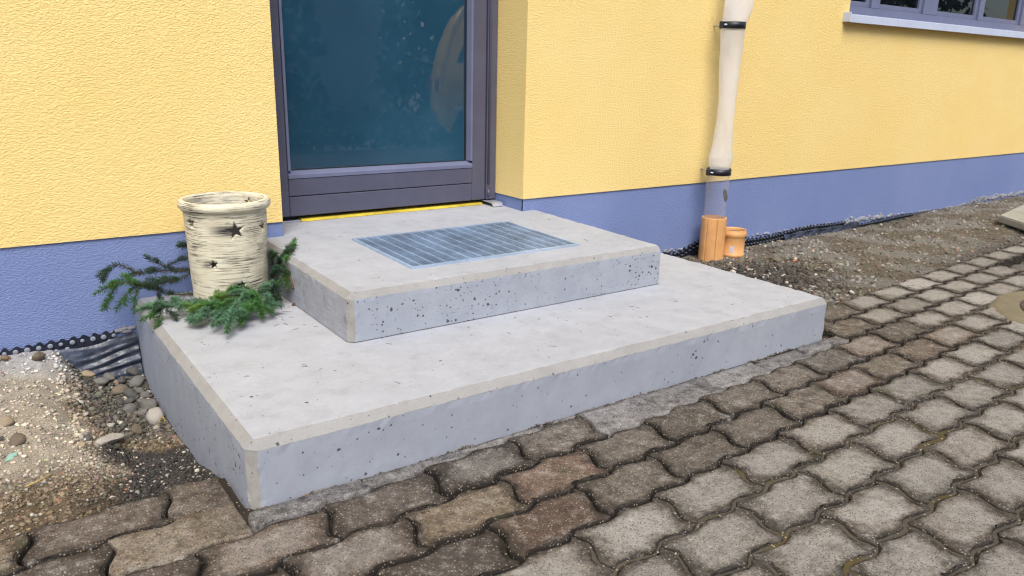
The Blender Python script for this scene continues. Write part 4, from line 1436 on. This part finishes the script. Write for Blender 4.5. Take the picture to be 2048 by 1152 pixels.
# ------------------------------------------------------------------ foil and dimpled membrane along the wall foot
fx = np.arange(-.42, XL2 - .004, .0055); fz = np.linspace(0, 1, 34)
FX, FT = np.meshgrid(fx, fz, indexing='ij')
topz = .020 + .022 * ss(-.3, -.12, FX) - .006 * np.sin(FX * 23)
botz = -.16
FZ = topz + (botz - topz) * FT
rid = np.array([mnoise.noise(Vector((a * 5, t * 7 + a * 2.5, 2.))) for a, t in zip(FX.ravel(), FT.ravel())]).reshape(FX.shape)
rid2 = np.array([mnoise.noise(Vector((a * 22, t * 15 - a * 5, 5.))) for a, t in zip(FX.ravel(), FT.ravel())]).reshape(FX.shape)
FY = -.012 - .052 * FT ** 1.1 - .022 * (1 - np.abs(rid) * 2) * FT ** .5 - .008 * rid2 * FT ** .4
FY = np.minimum(FY, -.006)
i_ = np.arange(FX.size).reshape(FX.shape)
me = fast_mesh('foil_sheet', np.c_[FX.ravel(), FY.ravel(), FZ.ravel()], np.stack([i_[:-1, :-1], i_[1:, :-1], i_[1:, 1:], i_[:-1, 1:]], -1).reshape(-1, 4)); smooth(me)
tag(ob('foil_sheet', me, 'foil'), 'crumpled dark plastic foil hanging down below the left plinth into the pit', 'plastic foil')

def membrane(label, x0, x1, ztop, zbot, pitch, rows, pale, seed, outer=.004):
    r = np.random.default_rng(seed)
    root = tag(empty('dimpled_membrane', (x0, -.004, float(ztop(x0)))), label, 'membrane')
    bm = bmesh.new()
    xs_ = np.arange(x0, x1, pitch / 4)
    prev = None
    for q, x in enumerate(xs_):
        zt = ztop(x) + (.006 if (q // 2) % 2 == 0 else -.006) * r.uniform(.5, 1.2)
        y = -outer + .002 * math.sin(x * 17)
        cur = [bm.verts.new((x, y - .0035, zbot(x))), bm.verts.new((x, y, zt)), bm.verts.new((x, y + .002, zt)), bm.verts.new((x, y - .0015, zbot(x)))]
        if prev:
            for k in range(4): bm.faces.new((prev[k], cur[k], cur[(k + 1) % 4], prev[(k + 1) % 4]))
        prev = cur
    me = bpy.data.meshes.new('sheet'); bm.to_mesh(me); bm.free()
    o = ob('sheet', me, 'membrane', root); o.matrix_parent_inverse = Matrix.Translation(-Vector(root.location))
    return root, r
zt_l = lambda x: .058 + .020 * (x + .32) * .8
root, r = membrane('strip of black dimpled membrane with pale round dimples along the left plinth foot', -2.5, -.150, zt_l, lambda x: zt_l(x) - .062, .034, 2, True, 1, .006)
dm = MB(); dm.lathe([(.0088, 0), (.0080, -.0015), (.0060, -.0022), (.0, -.0024)], (0, 0, 0), n=10)
dpro = dm.build('dimple', 'pale_dimple', root); dpro.rotation_euler = (-PI / 2, 0, 0)
first = True
kk = 0
for x in np.arange(-.66, -.155, .0335):
    for rr_ in (0, 1):
        if rr_ and (r.random() < .45): continue
        xx = x + (.0168 if rr_ else 0) + r.normal(0, .001)
        o = dpro if first else dpro.copy()
        if not first: COL.objects.link(o)
        first = False
        o.parent = root
        o.matrix_parent_inverse = Matrix.Translation(-Vector(root.location))
        o.location = (xx, -.0118, zt_l(xx) - .013 - .021 * rr_)
        o.rotation_euler = (-PI / 2, 0, 0)
        s_ = r.uniform(.75, 1.15); o.scale = (s_, s_, 1)
def rmem(label, x0, x1, ztop, h, seed, nrow):
    root, r = membrane(label, x0, x1, ztop, lambda x: ztop(x) - h, .04, 3, False, seed, .008)
    b = MB()
    for x in np.arange(x0 + .015, x1 - .01, .031):
        for q in range(nrow):
            z = ztop(x) - .010 - .024 * q
            b.lathe([(.0105, 0), (.0085, .008), (.0, .0085)], (0, 0, 0), n=8)
            for v in list(b.bm.verts)[-24:]:
                X_, Y_, Z_ = v.co; v.co = Vector((x + X_, -.011 - Z_, z + Y_))
    o = b.build('dimples', 'membrane', root); o.matrix_parent_inverse = Matrix.Translation(-Vector(root.location)); o['kind'] = 'stuff'
rmem('torn black dimpled membrane behind the orange pipes', 2.42, 3.05, lambda x: .012 + .05 * ss(2.75, 2.95, x), .10, 2, 2)
rmem('black dimpled membrane at the wall foot just right of the orange pipes', 3.20, 4.44, lambda x: .018 + .022 * ss(3.4, 4.0, x) - .004 * np.sin(x * 9), .052, 3, 2)
rmem('far stretch of black dimpled membrane along the right wall foot', 4.62, 8.6, lambda x: .000 + .014 * np.sin((x - 4.6) * 2.1) * ss(4.6, 5.2, x), .055, 4, 2)
fx = np.arange(3.75, 4.62, .012); FX, FT = np.meshgrid(fx, np.linspace(0, 1, 10), indexing='ij')
FZ = (.018 - .07 * FT) + .006 * np.sin(FX * 31); FY = -.016 - .012 * FT - .006 * np.sin(FX * 40 + FT * 5)
i_ = np.arange(FX.size).reshape(FX.shape)
me = fast_mesh('foil_sheet', np.c_[FX.ravel(), FY.ravel(), FZ.ravel()], np.stack([i_[:-1, :-1], i_[1:, :-1], i_[1:, 1:], i_[:-1, 1:]], -1).reshape(-1, 4)); smooth(me)
tag(ob('foil_sheet', me, 'foil'), 'strip of blue-black foil below the membrane at the right wall foot', 'plastic foil')

# ------------------------------------------------------------------ pipes
PX, PY = 2.918, -.128
# grooved orange pipe
b = MB((PX, PY, 0))
def ribbed(z, r):
    out = []
    n = 160
    for k in range(n):
        a = 2 * PI * k / n
        gdeg = ((math.degrees(a) - 6.5) % 45.)
        d = .0065 if gdeg < 5.5 else 0.
        out.append(b.bm.verts.new((math.cos(a) * (r - d), math.sin(a) * (r - d), z)))
    return out
rings = [ribbed(z, r) for z, r in ((-.12, .0700), (.20, .0700), (.2215, .0700), (.2235, .0688), (.2235, .0650), (.18, .0635), (-.12, .0635))]
n = 160
for A, B in zip(rings[:-1], rings[1:]):
    for k in range(n): b.bm.faces.new((A[k], A[(k + 1) % n], B[(k + 1) % n], B[k]))
o = b.build('drain_pipe', 'orange_plastic')
tag(o, 'taller grooved orange drain pipe standing under the plastic sleeve', 'pipe')
# socket pipe
QX, QY = 3.072, -.152
sock = tag(empty('drain_pipe', (QX, QY, -.03)), 'shorter orange drain pipe with a ring socket, open at the top', 'pipe')
b = MB((QX, QY, -.03))
b.lathe([(.066, -.10), (.066, .018), (.0705, .022), (.0705, .034), (.0665, .038), (.0665, .128), (.0690, .133), (.0730, .140), (.0730, .158), (.0690, .163), (.0690, .170), (.0680, .1725), (.0640, .1725), (.0625, .165), (.0625, .0), (.0625, -.1)], (QX, QY, -.03), n=48)
b.build('pipe_body', 'orange_plastic', sock)
b = MB((QX, QY, -.03)); b.lathe([(.0638, .155), (.0600, .150), (.0600, .142), (.0638, .138)], (QX, QY, -.03), n=40); b.build('rubber_ring', 'black_plastic', sock)
b = MB((QX, QY, -.03)); b.lathe([(.0, .01), (.062, .01)], (QX, QY, -.03), n=32); b.build('dark_disc', 'dark_hollow', sock)  # near-black disc, stands in for the darkness down the pipe
b = MB((QX, QY, -.03)); b.lathe([(.0672, .045), (.0672, .085)], (QX, QY, -.03), n=6, a0=rad(206), a1=rad(228)); b.build('sticker', 'sticker', sock)

# plastic sleeve instead of a downpipe
dp = tag(empty('downpipe_sleeve', (PX, PY, .20)), 'translucent plastic sleeve hung as a downpipe on the yellow wall by two black clamps', 'downpipe')
def sleeve(name, mat, rows, seed, wr, nseg=72, dz=.008):
    """rows: (z, dx, rx, ry)"""
    Z = np.arange(rows[0][0], rows[-1][0], dz)
    zs, dx, rx, ry = (np.array(c) for c in zip(*rows))
    V = []
    for z in Z:
        cx, a_, b_ = np.interp(z, zs, dx), np.interp(z, zs, rx), np.interp(z, zs, ry)
        for k in range(nseg):
            t = 2 * PI * k / nseg
            q = mnoise.noise(Vector((math.cos(t) * 1.3, math.sin(t) * 1.3 + seed, z * 3.4))) + .7 * (.5 - abs(mnoise.noise(Vector((math.cos(t + z * 1.6) * 1.1, math.sin(t + z * 1.6) * 1.1 + seed, z * 2.6)))))
            s_ = 1 + wr * q
            V.append((cx + a_ * s_ * math.cos(t), b_ * s_ * math.sin(t), z))
    V = np.array(V) + np.array([PX, PY, 0]) - np.array(dp.location)
    nzr = len(Z); i = np.arange(nzr * nseg).reshape(nzr, nseg); j = np.roll(i, -1, 1)
    me = fast_mesh(name, V, np.stack([i[:-1], j[:-1], j[1:], i[1:]], -1).reshape(-1, 4)); smooth(me)
    return ob(name, me, mat, dp)
sleeve('clear_tube', 'clear_film', [(.14, 0, .059, .059), (.30, 0, .060, .060), (.50, 0, .061, .061)], 1., .035)
sleeve('sleeve', 'milky_film', [(.462, .006, .042, .046), (.49, .006, .045, .048), (.52, .006, .064, .058), (.56, .006, .066, .058), (.62, .008, .054, .05), (.75, .012, .050, .044), (.90, .012, .050, .042), (1.02, .012, .056, .044), (1.14, .012, .066, .048), (1.215, .004, .063, .058), (1.26, .004, .062, .058), (1.33, .026, .082, .055), (1.45, .040, .090, .05), (1.8, .02, .075, .05), (2.3, 0, .06, .05)], 3., .15)
for z in (.480, 1.252):
    cl_ = MB((PX, PY, .20))
    cl_.lathe([(.0645, z - .017), (.0680, z - .017), (.0680, z + .017), (.0645, z + .017)], (PX, PY, 0), n=40, closed=True)
    cl_.box((PX - .094, PY - .012, z - .0165), (PX - .0655, PY + .012, z + .0165), .002).box((PX + .0655, PY - .010, z - .0165), (PX + .086, PY + .010, z + .0165), .002)
    c_ = cl_.build('pipe_clamp', 'black_plastic', dp)
    for p0_, p1_, r_ in (((PX, PY + .066, z), (PX, .004, z), .005), ((PX - .080, PY - .028, z), (PX - .080, PY + .022, z), .0042), ((PX + .076, PY - .018, z), (PX + .076, PY + .018, z), .0042)):
        MB((PX, PY, .20)).tube(p0_, p1_, r_, n=8).build('bolt', 'aluminium', c_)
o = ob('debris', stone_mesh('debris', 91, .012, .006, .036, 3, .6), 'debris', dp); o.location = Vector((PX + .012, PY - .050, .355)) - Vector(dp.location); o.rotation_euler = (0, -.35, 0)

# ------------------------------------------------------------------ right edge: slab, hollow, drain cover
b = MB((5.75, -.72, 0)); b.prism([(5.30, -.82), (5.46, -.56), (6.1, -.45), (6.7, -.62), (6.4, -1.02), (5.5, -1.0)], 'z', .025, .075)
bmesh.ops.bevel(b.bm, geom=b.bm.edges[:], offset=.008, segments=2, affect='EDGES')
o = b.build('concrete_slab', 'pale_concrete'); o.rotation_euler = (.04, .0, 0); tag(o, 'pale loose concrete slab lying on the soil at the right edge', 'slab')
dr = tag(empty('drain_cover', (DRAIN[0], DRAIN[1], .004)), 'round iron drain cover in a sandy mortar surround at the right edge', 'drain cover')
b = MB((DRAIN[0], DRAIN[1], .004))
b.lathe([(0, .007), (DRAIN_R - .07, .007), (DRAIN_R - .05, .0045), (DRAIN_R - .045, .0), (DRAIN_R - .045, -.03)], (DRAIN[0], DRAIN[1], .004), n=64); b.build('lid', 'cast_iron', dr)
b = MB((DRAIN[0], DRAIN[1], .004)); b.lathe([(DRAIN_R - .040, -.03), (DRAIN_R - .040, .006), (DRAIN_R - .006, .008), (DRAIN_R, .003), (DRAIN_R, -.03)], (DRAIN[0], DRAIN[1], .004), n=64); b.build('rim', 'cast_iron', dr)
bm = bmesh.new(); A = []; B = []; Cc = []
for k in range(72):
    a = 2 * PI * k / 72
    e = .13 + .05 * mnoise.noise(Vector((math.cos(a) * 2.5, math.sin(a) * 2.5, 4)))
    A.append(bm.verts.new((math.cos(a) * (DRAIN_R + .001), math.sin(a) * (DRAIN_R + .001), .000))); B.append(bm.verts.new((math.cos(a) * (DRAIN_R + e * .7), math.sin(a) * (DRAIN_R + e * .7), .0015))); Cc.append(bm.verts.new((math.cos(a) * (DRAIN_R + e), math.sin(a) * (DRAIN_R + e), -.012)))
for k in range(72):
    j = (k + 1) % 72
    bm.faces.new((A[k], A[j], B[j], B[k])); bm.faces.new((B[k], B[j], Cc[j], Cc[k]))
me = bpy.data.meshes.new('mortar_surround'); bm.to_mesh(me); bm.free(); ob('mortar_surround', me, 'sandy_mortar', dr)

# ------------------------------------------------------------------ the street behind the camera, seen only in the door glass
me = mesh('road', [(-60, -5.6, -.02), (60, -5.6, -.02), (60, -3.6, -.02), (-60, -3.6, -.02)], [(0, 1, 2, 3)]); tag(ob('road', me, 'asphalt'), kind='structure')
def leaves(name, n, fn, c0, c1, size, seed, parent=None):
    r = np.random.default_rng(seed)
    P = fn(r, n); n = len(P)
    d = r.normal(size=(n, 3)); d /= np.linalg.norm(d, axis=1)[:, None]
    e = np.cross(d, r.normal(size=(n, 3))); e /= np.linalg.norm(e, axis=1)[:, None]
    s_ = size * r.uniform(.6, 1.4, (n, 1))
    V = np.stack([P - d * s_, P + e * s_ * .45, P + d * s_, P - e * s_ * .45], 1).reshape(-1, 3)
    me = fast_mesh(name, V, np.arange(n * 4).reshape(n, 4))
    m_ = r.random((n, 1)); add_attr(me, 'tone', np.repeat(np.array(c0) * (1 - m_) + np.array(c1) * m_, 4, 0))
    return ob(name, me, 'leaf', parent)
tag(leaves('ivy', 9000, lambda r, n: np.stack([r.uniform(0, 14, n), r.uniform(-7.2, -5.5, n), r.random(n) ** 2 * .45], 1), (.05, .09, .05), (.12, .18, .10), .05, 11), kind='stuff')
for q, (x, y, hgt, rad_, lab) in enumerate([(2.7, -8.2, 5.5, 1.5, 'broad dark evergreen across the street, opposite the door'), (.2, -8.6, 6.5, 1.6, 'tall dark evergreen across the street, left of the broad one'), (6.7, -8.8, 4.6, 1.3, 'lower dark evergreen across the street, right of the broad one'), (9.6, -8.5, 5.2, 1.5, 'dark evergreen across the street behind the van'),
        (15.5, -8.5, 6.0, 1.9, 'wide evergreen added to darken the window panes, far along the street, first beyond the van'), (19.5, -9.5, 6.5, 2.2, 'wide evergreen added to darken the window panes, far along the street, second beyond the van'), (24.5, -10.5, 7.0, 2.6, 'wide evergreen added to darken the window panes, far along the street, last of the row')]):  # these last three are unseen, added so the window panes reflect dark
    tr_ = tag(empty('evergreen_tree', (x, y, 0)), lab, 'tree', 'evergreens across the street')
    b = MB((x, y, 0)); b.tube((x, y, -.3), (x, y, hgt * .9), .13, .03, n=10); b.build('trunk', 'bark', tr_)
    def crown(r, n, hgt=hgt, rad_=rad_):
        z = r.random(n) ** .8 * hgt + .2
        rr = rad_ * np.sqrt(r.random(n)) * (1 - (z / hgt) ** 1.6 * .75); a = r.uniform(0, 2 * PI, n)
        P = np.stack([rr * np.cos(a), rr * np.sin(a), z], 1)
        k = np.array([mnoise.noise(Vector(p) * 1.6 + Vector((q, 0, 0))) for p in P]) > -.22
        return P[k]
    leaves('crown', 7000, crown, (.03, .065, .045), (.085, .14, .09), .13, 20 + q, tr_)
hs = tag(empty('neighbour_house', (5.0, -18, 0)), 'pale neighbour house far across the street behind the evergreens', 'house')
MB((5, -18, 0)).box((.5, -22, -.3), (9.5, -16, 5.6)).build('wall', 'house_wall', hs)
MB((5, -18, 0)).prism([(0, 5.61), (10, 5.61), (5, 8.6)], 'y', -22.4, -15.6).build('roof', 'roof_tile', hs)
for x in (1.6, 4.2, 6.8):
    fr = MB((5, -18, 0)).box((x, -15.995, 3.2), (x + 1.1, -15.94, 4.6), .01).build('window', 'white_metal', hs)
    MB((5, -18, 0)).box((x + .1, -15.939, 3.3), (x + 1, -15.93, 4.5)).build('pane', 'window_glass', fr)
# van parked askew across the road, its tail towards -x
vo = (5.9, -5.3, 0)
van = tag(empty('van', vo), 'yellow delivery van parked across the pavement, mirrored in the door glass', 'van')
VY0, VY1 = -6.15, -4.45
side = [(4.06, .30), (4.02, .62), (4.05, 1.0), (4.16, 1.38), (4.32, 1.68), (4.58, 1.84), (5.2, 1.92), (7.2, 1.92), (7.6, 1.75), (8.0, 1.12), (8.5, .98), (8.6, .75), (8.56, .30)]
b = MB(vo); b.prism(side, 'y', VY0, VY1)
bmesh.ops.bevel(b.bm, geom=[e for e in b.bm.edges], offset=.07, segments=3, affect='EDGES')
for f in b.bm.faces: f.smooth = True
for v in b.bm.verts:                        # tumblehome above the waist
    z = v.co.z
    if z > 1.0: v.co.y *= 1 - .13 * (z - 1.0) / .9
b.build('body', 'van_paint', van)
b = MB(vo)
def vy(z): return -5.3 + (.85 * (1 - (.13 * (z - 1.0) / .9 if z > 1 else 0))) + .006
def vwin(x0, x1, x0t, x1t):
    q = [b.bm.verts.new(Vector((x, vy(z), z)) - Vector(vo)) for x, z in ((x0, 1.06), (x1, 1.06), (x1t, 1.66), (x0t, 1.66))]
    b.bm.faces.new(q)
    b.bm.faces.new([b.bm.verts.new(v.co + Vector((0, -.03, 0))) for v in q][::-1])
vwin(4.22, 5.28, 4.46, 5.28); vwin(5.40, 6.75, 5.40, 6.75); vwin(6.87, 7.85, 6.87, 7.5)
b.build('side_glass', 'van_glass', van)
b = MB(vo); b.box((4.30, vy(1.04) - .006, 1.028), (8.2, vy(1.04) + .004, 1.045)).box((4.2, vy(.6) - .01, .55), (8.4, vy(.6) + .012, .60), .004); b.build('trim_strip', 'chrome_trim', van)
b = MB(vo); b.box((5.1, vy(.88) - .01, .86), (5.26, vy(.88) + .03, .90), .008); b.build('door_handle', 'black_plastic', van)
for x in (4.50, 7.75):
    for y0, y1 in ((VY1 - .20, VY1 + .008), (VY0 - .008, VY0 + .20)):
        wl = MB(vo).tube((x, y0, .31), (x, y1, .31), .33, n=32).build('wheel', 'tyre', van)
        yy = y1 if y1 > -5 else y0
        MB(vo).tube((x, yy - .012, .31), (x, yy + .012, .31), .20, n=24).build('rim', 'rim_metal', wl)
for y in (-5.95, -4.65):
    b = MB(vo); b.box((4.0, y - .06, .74), (4.08, y + .06, .90), .02); b.build('tail_light', 'lamp_red', van)
van.rotation_euler = (0, 0, rad(26)); van.location = (5.90, -3.98, 0)
